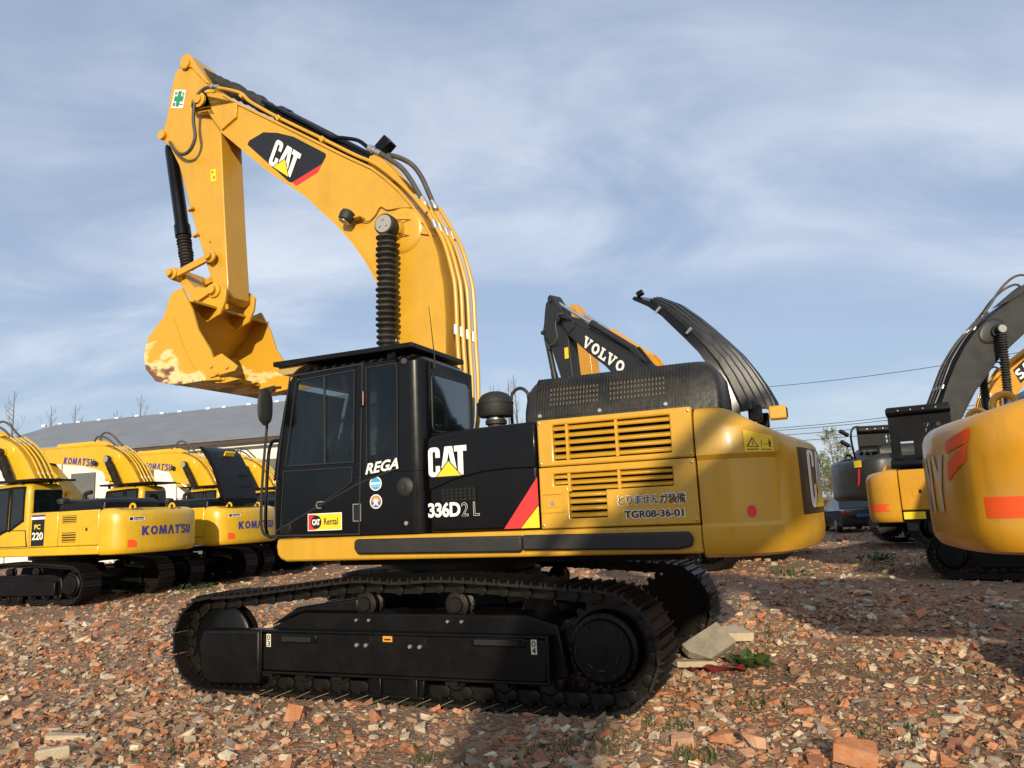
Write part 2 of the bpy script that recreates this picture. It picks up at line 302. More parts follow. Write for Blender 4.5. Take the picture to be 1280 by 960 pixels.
BKT = [(3.7,4.65),(3.52,4.69),(3.34,4.38),(3.24,4.11),(3.03,3.82),(2.86,3.42),(3.15,3.44),(3.58,3.43),(3.93,3.52),(4.11,3.7),(4.15,3.88),(4.1,4.09),(3.95,4.24),(3.82,4.35),(3.76,4.5)]
BSH = [(3.36,4.52),(3.60,4.60),(3.71,4.52),(3.80,4.36),(3.95,4.23),(4.09,4.08),(4.14,3.88),(4.10,3.70),(3.93,3.52),(3.58,3.435),(3.15,3.43),(2.83,3.42)]
def rot_about(p, a):                      # rotation about the y axis through p; positive a lowers the front
    return Matrix.Translation(p) @ Matrix.Rotation(a, 4, 'Y') @ Matrix.Translation(-p)
def thick(pts, t):
    """closed outline of a plate of thickness t following pts (inside = right hand)"""
    out = []
    for i, p in enumerate(pts):
        a = Vector(pts[max(i-1, 0)]); b = Vector(pts[min(i+1, len(pts)-1)]); d = (b - a).normalized(); out.append((p[0] - d.y * t, p[1] + d.x * t))
    return list(pts) + out[::-1]
def ribbed(mb, a, b, r0_, r1_, n, seg=14, jit=0.):
    a, b = Vector(a), Vector(b); ln = (b - a).length; prof = [(r0_, 0)]
    for i in range(n):
        t = ln * i / n; s = ln / n; k = 1 + (rnd.uniform(-jit, jit) if jit else 0); prof += [(r1_*k, t + s*.38), (r1_*k, t + s*.58), (r0_, t + s*.98)]
    mb.lathe(prof, a, b - a, seg)
def cyl(mb, a, b, r, n=16): mb.tube([a, b], r, n)

def track_path():
    top = smoothpath([(-2.02,1.005),(-1.3,1.06),(-.6,1.10),(-.1,1.085),(.35,1.10),(1.1,1.03),(1.7,.97),(2.12,.945)], 10)
    top = [(p.x, p.y) for p in top]
    P = [(1.75,.055),(-1.95,.055)] + arc(-2.02,.535,.47,-90,-270,24)[1:] + top[1:] + arc(2.14,.50,.445,90,-90,24)[1:] 
    P.append(P[0]); return P
def track_slots(pitch=.2165):
    P = track_path(); seg = [math.dist(P[i], P[i+1]) for i in range(len(P)-1)]; tot = sum(seg); n = round(tot / pitch); out = []
    acc = [0]
    for s in seg: acc.append(acc[-1] + s)
    def at(d):
        d %= tot; i = max(j for j in range(len(seg)) if acc[j] <= d + 1e-9); t = (d - acc[i]) / max(seg[i], 1e-9); return Vector((P[i][0] + (P[i+1][0]-P[i][0])*t, P[i][1] + (P[i+1][1]-P[i][1])*t))
    for k in range(n):
        d = k * tot / n; c = at(d); t = (at(d + .09) - at(d - .09)).normalized(); out.append((c, t))
    return out
def shoe_mb(wd):
    m = MB(); h = wd / 2; m.box(-.104, .104, -h, h, -.012, .012)
    for x in (-.085, 0, .085): m.prism([(x-.011,.012),(x+.011,.012),(x+.006,.040),(x-.006,.040)], -h, h)
    return m
def link_mb():
    m = MB()
    for s in (-1, 1):
        for k, yy in ((-1, .085), (1, .105)): pass
        m.prism([(-.125,-.035),(-.135,-.075),(-.10,-.115),(.10,-.115),(.135,-.075),(.125,-.035),(.06,-.012),(-.06,-.012)], s*.075, s*.115)
        m.lathe([(.05,0),(.05,.03),(.028,.034)], (.108, s*.115, -.075), (0, s, 0), 10)
    for x in (-.06, .06):
        for s in (-1, 1): m.box(x-.016, x+.016, s*.125, s*.155, -.012, -.034)
    m.lathe([(.032,0),(.032,.15)], (.108, -.075, -.075), (0, 1, 0), 8)
    return m
def slot_matrix(c, t, yc):
    # local x along travel, local z outward
    n = Vector((-t.y, t.x))
    return Matrix(((t.x, 0, n.x, c.x), (0, 1, 0, yc), (t.y, 0, n.y, c.y), (0, 0, 0, 1)))
SLOTS = track_slots()
cen = Vector((0, .55))
def build_tracks(root, detail, wd=.6, gauge=1.295, mt=None):
    sm = shoe_mb(wd); lm = link_mb(); shoe_me = link_me = None
    for s in (1, -1):
        yc = s * gauge; side = s
        if detail:
            rings = []
            for c, t in SLOTS:
                n_ = slot_matrix(c, t, yc); rings.append([n_ @ Vector(v) for v in ((0,-.06,-.05),(0,.06,-.05),(0,.06,-.095),(0,-.06,-.095))])
            tr = MB().loft(rings + rings[:1], caps=False).build('track', M_link, root)
            if shoe_me is None: shoe_me = sm.mesh('track_shoe', M_track, 30); link_me = lm.mesh('track_link', M_link, 35)
            for c, t in SLOTS:
                Mx = slot_matrix(c, t, yc); d = rnd.uniform(-.006, .006)
                for nm, me in (('track_shoe', shoe_me), ('track_link', link_me)):
                    o = link(nm, me, tr); o.matrix_local = Mx @ Matrix.Rotation(d, 4, 'Y')
        else:
            b = MB(); l = MB()
            for c, t in SLOTS:
                Mx = slot_matrix(c, t, yc); q = shoe_mb(wd).xf(Mx); b.add(q.v, q.f)
                l.add([Mx @ Vector(v) for v in MB().box(-.11,.11,-.11,.11,-.10,-.012).v], MB().box(0,1,0,1,0,1).f)
            l = l.build('track_chain', M_link, root, kind='stuff'); b.build('track_shoes', M_track, l, kind='stuff')
def build_undercarriage(root, detail):
    # sprockets, idlers, rollers, frames
    for s in (1, -1):
        yc = s * 1.295; yo = s * 1.56
        sp = MB(); n = 22; ring = []
        for k in range(n):
            a = 2*math.pi*k/n
            for da, rr in ((-.32,.345),(-.14,.395),(.14,.395),(.32,.345)): ring.append((-2.02 + rr*math.cos(a + da*2*math.pi/n*1.2), .535 + rr*math.sin(a + da*2*math.pi/n*1.2)))
        sp.prism(ring, yc-.04, yc+.04)
        spr = sp.build('sprocket', M_link, root)
        h = MB(); h.lathe([(.30,0),(.31,.02),(.31,.10),(.295,.12),(.29,.16),(.27,.175),(.255,.18),(.25,.215),(.235,.23),(.05,.235),(.045,.245),(.0,.245)], (-2.02, s*1.33, .535), (0, s, 0), 40)
        hub = h.build('final_drive', M_blk2, root)
        if detail:
            b = MB()
            for k in range(26): a = 2*math.pi*k/26; b.lathe([(.012,0),(.012,.014)], (-2.02+.278*math.cos(a), s*1.497, .535+.278*math.sin(a)), (0,s,0), 6)
            for k in range(12): a = 2*math.pi*k/12; b.lathe([(.013,0),(.013,.014)], (-2.02+.21*math.cos(a), s*1.562, .535+.21*math.sin(a)), (0,s,0), 6)
            for a0, a1 in ((-100,-80),(-60,-40),(190,215)): b.tube([(-2.02+.15*math.cos(R(a)), s*1.566, .535+.15*math.sin(R(a))) for a in (a0,(a0+a1)/2,a1)], .012, 6)
            b.build('hub_bolts', M_link, hub, kind='stuff')
        i = MB(); i.lathe([(.33,0),(.36,.02),(.36,.05),(.30,.055),(.30,.125),(.36,.13),(.36,.16),(.33,.18)], (2.14, yc - s*.09, .50), (0, s, 0), 36); i.lathe([(.12,0),(.12,.36)], (2.14, yc - s*.18, .5), (0, s, 0), 16)
        i.build('idler', M_blk2, root)
        f = MB(); f.prism([(1.45,.26),(1.50,.62),(1.05,.80),(-1.35,.80),(-1.62,.72),(-1.7,.30),(-1.5,.24)], yc-.17, yc+.16)
        fr = f.build('track_frame', M_blk2, root, .02)
        c = MB(); c.prism([(1.44,.26),(1.44,.60),(1.40,.625),(-1.50,.625),(-1.55,.60),(-1.55,.285),(-1.50,.265)], yc + s*.162, yc + s*.275)
        cv = c.build('side_cover', M_blk2, fr, .018)
        if detail:
            MB().prism([(1.46,.625),(1.46,.645),(-1.56,.645),(-1.56,.625)], yc+s*.10, yc+s*.285).build('step_plate', M_blk2, fr, .006)
            MB().prism([(1.44,.235),(1.44,.258),(-1.56,.275),(-1.56,.252)], yc+s*.12, yc+s*.285).build('step_plate', M_blk2, fr, .006)
            MB().box(-1.575,-1.545,yc+s*.15,yc+s*.29,.26,.645).build('end_rib', M_blk2, fr, .006); MB().box(1.44,1.475,yc+s*.15,yc+s*.29,.24,.645).build('end_rib', M_blk2, fr, .006)
            for x0, x1, z in ((1.22,.78,.565),(-.86,-1.36,.585)):
                e = MB(); e.box(x0, x1, yc+s*.276, yc+s*.292, z-.035, z+.04); hs = e.build('hand_slot', M_blk, cv, .008); MB().box(x0-.03 if x0>x1 else x0, x1+.06, yc+s*.293, yc+s*.296, z-.02, z+.025).build('slot_recess', M_dark, hs)
            for xa in (.27, -.30):
                pl = MB().box(xa-.10, xa+.13, yc+s*.276, yc+s*.28, .45, .60).build('bolt_plate', M_blk2, cv, .004)
                for x in (xa+.055, xa-.045): MB().lathe([(.02,0),(.02,.012),(.014,.02)], (x, yc+s*.281, .53), (0,s,0), 10).build('bolt', M_silv, cv)
            if s == 1:
                yd = yc + .2765
                for x, z, d in ((1.36,.545,'0'),(-1.44,.555,'0')):
                    MB().box(x+.026, x-.026, yd, yd+.002, z-.058, z+.062).build('number_sticker', flat('sticker_cream', (.62,.6,.44)), cv)
                    q = '3' if x > 0 else '4'
                    text('0', (x+.018, yd+.004, z+.004), (-1,0,0), (0,0,1), .036, .05, M_dblk, cv, off=.01); text(q, (x+.018, yd+.004, z-.052), (-1,0,0), (0,0,1), .036, .05, M_dblk, cv, off=.01)
                MB().box(.045,-.055,yd,yd+.002,.565,.615).build('orange_sticker', flat('sticker_orange', (.62,.27,.02)), cv)
                MB().box(.03,-.04,yd+.0022,yd+.0032,.578,.592).build('sticker_line', M_dblk, cv)
        # front yoke box that holds the idler
        y = MB(); y.prism([(2.24,.16),(2.28,.5),(2.22,.63),(1.48,.64),(1.48,.12),(2.12,.10)], yc+s*.10, yc+s*.27); y.build('idler_guard', M_blk2, fr, .03)
        if detail:
            w = MB(); w.prism([(1.48,.66),(1.15,.84),(.42,.93),(.42,.80),(1.05,.80)], yc-.05, yc+s*.12); w.build('recoil_housing', M_blk2, fr, .02)
        g = MB(); g.prism([(.24,.25),(.22,.08),(-.34,.08),(-.36,.25)], yc+s*.14, yc+s*.24); g.box(.16,.08,yc+s*.14,yc+s*.27,.07,.25); g.box(-.20,-.30,yc+s*.14,yc+s*.27,.07,.25); g.box(.22,-.36,yc+s*.1,yc+s*.26,.065,.10); g.build('track_guide', M_blk2, fr, .01)
        for x in (1.42,1.02,.60,-.06,-.62,-1.10,-1.52):
            r = MB(); r.lathe([(.085,0),(.105,.02),(.105,.05),(.075,.06),(.075,.26),(.105,.27),(.105,.30),(.085,.32)], (x, yc-.16, .24), (0,1,0), 16); r.box(x-.06,x+.06,yc+s*.165,yc+s*.225,.20,.29)
            r.build('track_roller', M_link, root)
        for x in (.34,-.64):
            r = MB(); r.lathe([(.09,0),(.115,.015),(.115,.05),(.085,.06),(.085,.12),(.115,.13),(.115,.17),(.07,.18),(.06,.20)], (x, yc - s*.06, .875), (0,s,0), 20); r.box(x-.05,x+.05,yc-.05,yc+.05,.74,.86); r.build('carrier_roller', M_link, root)
            if detail:
                for dx in (-.07,.07): MB().lathe([(.014,0),(.014,.015)], (x+dx, yc+s*.161, .735), (0,s,0), 8).build('bolt', M_silv, fr)
    cb = MB(); cb.prism([(-.95,.52),(.95,.52),(.75,.98),(-.75,.98)], -.7, .7)
    for s in (1,-1):
        for x in (-.75,.75): cb.obox((x*1.15, s*.9, .66), (.42,.9,.26), Matrix.Rotation(s*x*.35/.75*-1, 3, 'Z'))
    cb.build('car_body', M_blk2, root, .03)
    t = MB(); t.lathe([(.86,0),(.86,.09),(.80,.10),(.80,.16),(.9,.165),(.9,.29)], (0,0,.98), (0,0,1), 48); t.build('slewing_ring', M_blk2, root)

def catmull2(pts, k=5): return [(p.x, p.y) for p in smoothpath([(a, b, 0) for a, b in pts], k)]
CWP = [(-2.90,1.5),(-3.15,1.48),(-3.35,1.40),(-3.52,1.24),(-3.63,1.00),(-3.70,.72),(-3.75,.4),(-3.77,0)]
CWS = catmull2(CWP + [(x,-y) for x, y in CWP[-2::-1]], 5)
def cw_top(x, drop): 
    t = min(1, max(0, (-3.05 - x) / .72)); return 2.47 - drop * t * t * (3 - 2*t)
CWZ = [(1.25,-.12),(1.275,-.05),(1.33,-.012),(1.40,0),(1.49,0),(1.52,-1),(2.02,-1),(2.06,0),(2.28,-.008),(2.36,-.03),(2.42,-.07),(2.455,-.13),(2.47,-.22),(2.472,-.6)]
def cw_point(i, z, off, drop, inset=True):
    """point of the counterweight skin: i = index along the plan curve"""
    n = len(CWS); i0 = int(min(n-2, max(0, math.floor(i)))); f = i - i0; p = Vector(CWS[i0]).lerp(Vector(CWS[i0+1]), f)
    j = min(n-2, max(1, round(i))); t = (Vector(CWS[j+1]) - Vector(CWS[j-1])).normalized(); nn = Vector((t.y, -t.x))
    if nn.dot(Vector((p.x + 2.6, p.y))) < 0: nn = -nn
    q = p + nn * off; zt = cw_top(p.x, drop)
    if z > 2.06: z = 2.06 + (z - 2.06) * (zt - 2.06) / .415
    return Vector((q.x, q.y, z))
def build_counterweight(root, mat, drop=.26, inset=.028):
    n = len(CWS); rings = []
    for z, off in CWZ:
        ring = []
        for i in range(n):
            x = CWS[i][0]; w = 1 if x > -3.53 else 0
            o = (-inset * w if off == -1 else off)
            if off == -.6: o = -.6 if 3 < i < n-4 else -.4
            ring.append(cw_point(i, z, o, drop))
        ring += [Vector((-2.9, ring[-1].y, ring[-1].z)), Vector((-2.9, ring[0].y, ring[0].z))]
        rings.append(ring)
    return MB().loft(rings).build('counterweight', mat, root, smooth=32)
def on_cw(i0, i1, z0, z1, name, mat, parent, drop=.26, lift=.004, nx=8, base=0., inset=.028):
    """flat print or panel that follows the counterweight skin"""
    b = MB(); g = []
    for k in range(nx+1):
        for z in np.linspace(z0, z1, 5):
            ii = i0 + (i1-i0)*k/nx; g.append(cw_point(ii, z, lift + base, drop))
    for k in range(nx):
        for j in range(4): b.f.append((k*5+j, (k+1)*5+j, (k+1)*5+j+1, k*5+j+1))
    b.v = [tuple(v) for v in g]; return b.build(name, mat, parent, smooth=60)

def panel(x0, x1, z0, z1, y0, y1, holes, ztop=None):
    """door skin with rectangular openings; x runs from x0 (front) down to x1"""
    xs = sorted({x0, x1} | {h[0] for h in holes} | {h[1] for h in holes}); zs = sorted({z0, z1} | {h[2] for h in holes} | {h[3] for h in holes}); m = MB()
    def solid(i, j):
        if not (0 <= i < len(xs)-1 and 0 <= j < len(zs)-1): return False
        cx, cz = (xs[i]+xs[i+1])/2, (zs[j]+zs[j+1])/2
        return not any(min(h[0],h[1]) < cx < max(h[0],h[1]) and h[2] < cz < h[3] for h in holes)
    vid = {}
    def V(x, y, z):
        k = (round(x,4), round(y,4), round(z,4))
        if k not in vid: vid[k] = len(m.v); m.v.append(k)
        return vid[k]
    for i in range(len(xs)-1):
        for j in range(len(zs)-1):
            if not solid(i, j): continue
            a, b, c, d = xs[i], xs[i+1], zs[j], zs[j+1]
            m.f.append((V(a,y1,c),V(b,y1,c),V(b,y1,d),V(a,y1,d))); m.f.append((V(a,y0,c),V(b,y0,c),V(b,y0,d),V(a,y0,d)))
            if not solid(i-1,j): m.f.append((V(a,y0,c),V(a,y1,c),V(a,y1,d),V(a,y0,d)))
            if not solid(i+1,j): m.f.append((V(b,y0,c),V(b,y1,c),V(b,y1,d),V(b,y0,d)))
            if not solid(i,j-1): m.f.append((V(a,y0,c),V(b,y0,c),V(b,y1,c),V(a,y1,c)))
            if not solid(i,j+1): m.f.append((V(a,y0,d),V(b,y0,d),V(b,y1,d),V(a,y1,d)))
    return m
def rrect(x0, x1, y0, y1, r, n=5):
    """rounded rectangle in plan; r = radii at (x1,y1),(x0,y1),(x0,y0),(x1,y0)"""
    return arc(x1-r[0], y1-r[0], r[0], 0, 90, n) + arc(x0+r[1], y1-r[1], r[1], 90, 180, n) + arc(x0+r[2], y0+r[2], r[2], 180, 270, n) + arc(x1-r[3], y0+r[3], r[3], 270, 360, n)
CAB_Y0, CAB_Y1 = .42, 1.5
def cab_front(z): return float(np.interp(z, [1.52,1.62,1.9,2.11,2.41,2.9,3.1,3.2,3.25], [1.36,1.385,1.395,1.38,1.335,1.235,1.18,1.10,1.0]))
def build_cab(root, mat, drop_r=.16):
    rings = []
    for z, ins in [(1.525,.0),(1.62,0),(1.9,0),(2.11,0),(2.41,0),(2.75,0),(2.95,.006),(3.08,.015),(3.17,.035),(3.22,.07),(3.25,.13),(3.262,.22)]:
        xf = cab_front(min(z, 3.17)) - ins; xr = -.40 + ins*1.0
        rings.append([(x, y, z) for x, y in rrect(xr, xf, CAB_Y0+ins, CAB_Y1-ins, (.07, drop_r, .08, .07))])
    return MB().loft(rings).build('cab', mat, root, smooth=50)
def side_pane(poly, name, mat, parent, y=1.5, t=.006, bevel=0): return MB().prism(poly, y-.01, y+t).build(name, mat, parent, bevel)
def edge_strip(poly, w, name, mat, parent, y0, y1, closed=True):
    m = MB(); n = len(poly)
    for i in range(n if closed else n-1):
        a, b = Vector(poly[i]), Vector(poly[(i+1) % n]); d = (b-a).normalized(); nn = Vector((-d.y, d.x))*w/2
        m.prism([tuple(a+nn-d*w*.5), tuple(b+nn+d*w*.5), tuple(b-nn+d*w*.5), tuple(a-nn-d*w*.5)], y0 + i*.0003, y1 + i*.0003)
    return m.build(name, mat, parent)

def build_front(root, body, stickmat, bucketmat, pose=(0,0,0), detail=False, cylmat=M_blk, boots=True, pipes=True, rodmat=None, wrap=False, hosemat=M_hose, with_bucket=True, boom_cyl=True, fs=1., fdx=0., loops=False):
    """boom, stick, bucket and their cylinders; pose = extra turn of boom, stick, bucket"""
    A = Matrix.Translation((fdx,0,0)) @ rot_about(FOOT, pose[0]) @ Matrix.Translation(FOOT) @ (fs if isinstance(fs, Matrix) else Matrix.Scale(fs, 4)) @ Matrix.Translation(-FOOT); B = A @ rot_about(NOSE, pose[1]); C = B @ rot_about(BPIN, pose[2]); parts = {}
    Wb = .30
    b = MB(); b.prism(BOOM_TOP + BOOM_BOT, -Wb, Wb).xf(A); boom = b.build('boom', body, root, .012); parts['boom'] = boom
    # proud edge flanges along the top and bottom plates, nose lugs, cylinder bosses
    fl = MB()
    for pts in (BOOM_TOP[4:-2], BOOM_BOT[1:-3]):
        fl.prism(thick(pts, .03), -Wb-.022, Wb+.022)
    fl.xf(A).build('edge_flange', body, boom)
    for s in (1,-1):
        lg = MB().prism(arc(3.71,7.52,.15,-35,190,8) + [(3.30,7.0),(3.05,7.12),(3.03,7.34),(3.3,7.44)], s*(Wb), s*(Wb+.035)).xf(A).build('nose_lug', body, boom, .006)
        MB().lathe([(.11,0),(.11,.03),(.06,.035),(.06,.06)], (3.70,s*(Wb+.035),7.54),(0,s,0),18).xf(A).build('nose_pin', body, lg)
        MB().lathe([(.29,0),(.27,.02),(.22,.03)], (.50, s*Wb, 5.02), (0,s,0), 24).xf(A).build('boss_plate', body, boom); MB().lathe([(.15,0),(.13,.10)], (.59,s*Wb,5.03),(0,s,0),20).xf(A).build('cylinder_boss', body, boom)
        MB().prism([(.72,5.75),(.90,5.91),(1.06,6.05),(1.04,6.15),(.92,6.16),(.82,6.05),(.5,5.62)], s*.1, s*.16).xf(A).build('cylinder_bracket', body, boom, .006)
    if pipes:
        for k, yy in enumerate((.2,.06,-.10,-.25)):
            pth = [(.30,5.40),(.14,5.10),(.0,4.80),(-.09,4.45),(-.125,4.2),(-.13,3.6),(-.14,3.2),(-.12,2.7),(-.02,2.35)]
            o = -.012*k; pt = smoothpath([A @ Vector((x+o*.3, yy, z + .0 + .05*(k in (3,)) )) for x, z in pth], 4)
            pp = MB().tube(pt, .027, 8).build('boom_pipe', body, boom)
            for x, z in ((.115,5.05),(-.13,3.75)):
                q = MB(); q.lathe([(.036,0),(.036,.11)], A @ Vector((x+.02,yy,z+.05)), (A.to_3x3() @ Vector((-.35 if z>4 else 0,0,-1))), 10); q.build('pipe_clamp', M_silv, pp)
    if loops:
        for y0, sh in ((.17,0),(-.10,.07)):
            MB().tube([A @ p for p in smoothpath([(1.02,y0,6.16+sh),(.85,y0,6.22+sh*2),(.62,y0,6.08+sh*3),(.44,y0,5.80+sh*3),(.34,y0,5.52+sh*2),(.27,y0,5.37+sh)],5)], .034, 8).build('boom_hose', hosemat, boom)
        MB().lathe([(.08,0),(.09,.06),(.06,.14)], A @ Vector((1.17,.41,5.36)), A.to_3x3() @ Vector((.35,.25,-.9)), 12).build('work_lamp', M_rub, boom)
    st = MB(); st.prism(STICK, -.2, .2).xf(B); stick = st.build('stick', stickmat, root, .012); parts['stick'] = stick
    for s in (1,-1):
        MB().prism([(4.22,8.40),(4.11,8.46),(4.02,8.39),(3.95,8.27),(3.73,7.95),(3.63,7.83),(3.72,7.88),(3.92,8.1),(4.0,8.2),(4.23,8.27)], s*.2, s*.222).xf(B).build('ear_plate', stickmat, stick, .005)
        MB().lathe([(.085,0),(.085,.03),(.05,.035)], (4.10,s*.222,8.28),(0,s,0),16).xf(B).build('ear_pin', stickmat, stick); MB().lathe([(.07,0),(.07,.05)], (4.53,s*.2,7.28),(0,s,0),12).xf(B).build('cylinder_pin', stickmat, stick)
    MB().lathe([(.115,0),(.115,.46)], (3.40,-.23,4.74), (0,1,0), 20).xf(B).build('stick_boss', stickmat, stick)
    # stick cylinder on the boom back
    a = A @ Vector((.93,0,6.03)); t = B @ Vector((4.10,0,8.28)); d = (t-a).normalized(); ln = (t-a).length; e = min(a + d*2.02, a + d*ln*.62, key=lambda p: (p-a).length)
    sc = MB(); sc.lathe([(.05,0),(.09,.02),(.105,.08),(.105,(e-a).length-.18),(.118,(e-a).length-.17),(.118,(e-a).length)], a, d, 20); scy = sc.build('stick_cylinder', cylmat, root)
    q = MB()
    if wrap:
        n = 26; rs = [.095 + rnd.uniform(-.015,.018) for _ in range(n)]; ps = [e.lerp(t - d*.08, i/(n-1)) + Vector((rnd.uniform(-.008,.008),rnd.uniform(-.008,.008),rnd.uniform(-.008,.008))) for i in range(n)]
        q.tube(ps, rs, 14); q.build('rod_wrap', M_wrap, scy, smooth=60)
    else: cyl(q, e, t, .055); q.build('rod', rodmat or M_silv, scy)
    # bucket cylinder in front of the stick
    a = B @ Vector((4.60,0,7.24)); t = B @ Vector((4.18,0,5.14)); d = (t-a).normalized(); e = a + d*1.5
    sc = MB(); sc.lathe([(.05,0),(.085,.03),(.095,.1),(.095,1.32),(.112,1.33),(.112,1.5)], a, d, 18); bcy = sc.build('bucket_cylinder', cylmat, root)
    q = MB()
    if boots: ribbed(q, e, a + d*((t-a).length-.12), .072, .10, 11, 14, .06); q.build('rod_boot', M_boot, bcy)
    else: cyl(q, e, t, .05); q.build('rod', M_silv, bcy)
    if boom_cyl:
        for s in (1,-1):
            top = A @ Vector((.59, s*.50, 5.03)); bot = Vector((.66, s*.50, 1.72)); d = (bot-top).normalized(); ln = (bot-top).length
            q = MB(); q.lathe([(.115,0),(.115,ln-1.75)], bot, -d, 18); bc = q.build('boom_cylinder', cylmat, root)
            h = MB(); h.lathe([(.118,0),(.128,.02),(.128,.13),(.118,.14)], top - Vector((0, s*.07, 0)), (0,s,0), 22); h.build('cylinder_eye', M_rub, bc)
            h = MB(); h.lathe([(.108,0),(.104,.010)], top + Vector((0,s*.072,0)), (0,s,0), 22)
            for k in range(3): an = R(90+120*k); h.lathe([(.016,0),(.016,.012)], top + Vector((.05*math.cos(an), s*.083, .05*math.sin(an))), (0,s,0), 8)
            h.build('eye_cover', flat('cast_grey', (.30,.30,.29), .6), bc)
            q = MB(); e = top + d*1.85
            if boots: ribbed(q, top + d*.12, e, .084, .124, 25, 16, .06); q.build('rod_boot', M_boot, bc)
            else: cyl(q, top, e, .06); q.build('rod', M_silv, bc)
    if with_bucket:
        k = MB()
        k.prism(thick(BSH, -.035), -.70, .70)
        for s in (1,-1): k.prism(BKT, s*.70, s*.74)
        bucket = k.xf(C).build('bucket', bucketmat, root, .006); parts['bucket'] = bucket
        for s in (1,-1):
            MB().prism([(3.32,4.84),(3.22,4.75),(3.24,4.58),(3.32,4.42),(3.54,4.34),(3.66,4.44),(3.72,4.6),(3.84,4.68),(3.84,4.80),(3.74,4.86),(3.6,4.82)], s*.245, s*.285).xf(C).build('bucket_ear', bucketmat, bucket, .006)
            q = MB(); q.lathe([(.10,0),(.10,.03),(.06,.04),(.06,.09)], (3.41,s*.285,4.75),(0,s,0),18); q.prism([(3.44,4.72),(3.70,4.62),(3.72,4.68),(3.44,4.80)], s*.32, s*.34); q.xf(C).build('bucket_pin', bucketmat, bucket, .004)
            q = MB(); q.prism([(2.82,3.74),(2.62,3.60),(2.56,3.55),(2.6,3.50),(2.99,3.46),(3.06,3.52),(3.03,3.68)], s*.742, s*.765)
            for x, z in ((2.97,3.60),(2.88,3.50),(2.72,3.56)): q.lathe([(.028,0),(.028,.02)], (x,s*.765,z),(0,s,0),8)
            q.xf(C).build('side_cutter', bucketmat, bucket, .005)
            MB().prism(thick([(3.64,4.32),(3.46,3.93),(3.30,3.66),(3.13,3.45)], .03), s*.742, s*.752).xf(C).build('wear_strip', bucketmat, bucket)
        for i in range(5):
            y = -.62 + i*.31; tt = MB().loft([[(2.98,y-.07,3.40),(2.98,y+.07,3.40),(2.98,y+.07,3.49),(2.98,y-.07,3.49)],[(2.84,y-.06,3.39),(2.84,y+.06,3.39),(2.84,y+.06,3.475),(2.84,y-.06,3.475)],[(2.66,y-.035,3.415),(2.66,y+.035,3.415),(2.66,y+.035,3.43),(2.66,y-.035,3.43)]])
            tt.xf(C).build('tooth', bucketmat, bucket, .004)
        D = B
        for s in (1,-1):
            q = MB(); a = Vector((4.19,0,5.12)); e = Vector((3.50,0,5.24)); q.prism([(a.x+.02,a.z-.075),(a.x-.07,a.z-.05),(e.x+.08,e.z-.045),(e.x-.01,e.z-.075),(e.x-.05,e.z+.02),(e.x+.05,e.z+.075),(e.x+.12,e.z+.045),(a.x-.1,a.z+.05),(a.x,a.z+.085),(a.x+.08,a.z+.02)], s*.225, s*.275)
            for c in (a, e): q.lathe([(.085,0),(.085,.03),(.05,.04),(.05,.09)], (c.x,s*.27,c.z),(0,s,0),16)
            q.xf(D).build('idler_link', stickmat, root, .005)
        q = MB(); q.prism([(4.25,5.10),(4.12,5.18),(4.06,5.05),(3.86,4.86),(3.70,4.82),(3.72,4.68),(3.86,4.66),(3.98,4.76)], -.16, .16); q.lathe([(.09,0),(.09,.5)],(4.19,-.25,5.12),(0,1,0),16); q.xf(D).build('bucket_link', stickmat, root, .008)
    parts['A'], parts['B'], parts['C'] = A, B, C
    return parts

ARCL = [0]
for _i in range(len(CWS)-1): ARCL.append(ARCL[-1] + math.dist(CWS[_i], CWS[_i+1]))
def idx_u(u): return float(np.interp(u, ARCL, range(len(CWS))))
def u_x(x): return float(np.interp(-x, [-p[0] for p in CWS[:36]], ARCL[:36]))
UMID = ARCL[35]
def cw_warp(drop, base=0.): return lambda q: cw_point(idx_u(q.x), q.y, base + q.z, drop)
X1, Y1 = (1, 0, 0), (0, 1, 0)

def louvers(parent, x0, x1, z0, z1, n, mat, side=1, y=1.5, vert=()):
    pz = (z1-z0)/n
    for i in range(n):
        z = z0 + pz*(i+.5)
        MB().obox(((x0+x1)/2, side*(y-.032), z), (abs(x1-x0)-.004, .05, pz*.42), Matrix.Rotation(R(-side*24), 3, 'X')).build('louver_slat', mat, parent, .005, seg=1)
    for x in vert: MB().box(x-.012, x+.012, side*(y-.05), side*(y-.002), z0, z1).build('louver_bar', mat, parent)
def hood_lid(root, mat, y0, y1, ribs, curved=True):
    out = [(-2.30,3.72),(-2.45,3.695),(-2.66,3.59),(-2.80,3.46),(-2.91,3.34),(-3.04,3.2),(-3.16,3.05),(-3.25,2.9),(-3.31,2.77),(-3.38,2.64),(-3.40,2.52)]
    inn = [(-3.12,2.56),(-3.17,2.68),(-3.09,2.82),(-3.03,2.95),(-2.93,3.12),(-2.81,3.28),(-2.65,3.43),(-2.51,3.54),(-2.37,3.65)]
    m = MB(); m.prism(thick(out, .02), y0, y1); m.prism(out + inn, y0, y0+.03); m.prism(out + inn, y1-.03, y1); m.prism([(-3.40,2.52),(-3.38,2.64),(-3.12,2.66),(-3.10,2.56)], y0, y1)
    lid = m.build('open_hood', mat, root, .006)
    for k in range(ribs):
        y = y0 + .12 + (y1-y0-.24)*k/max(1, ribs-1); MB().prism(thick(out[1:-1], -.045), y-.035, y+.035).build('hood_rib', mat, lid, .008)
    return lid

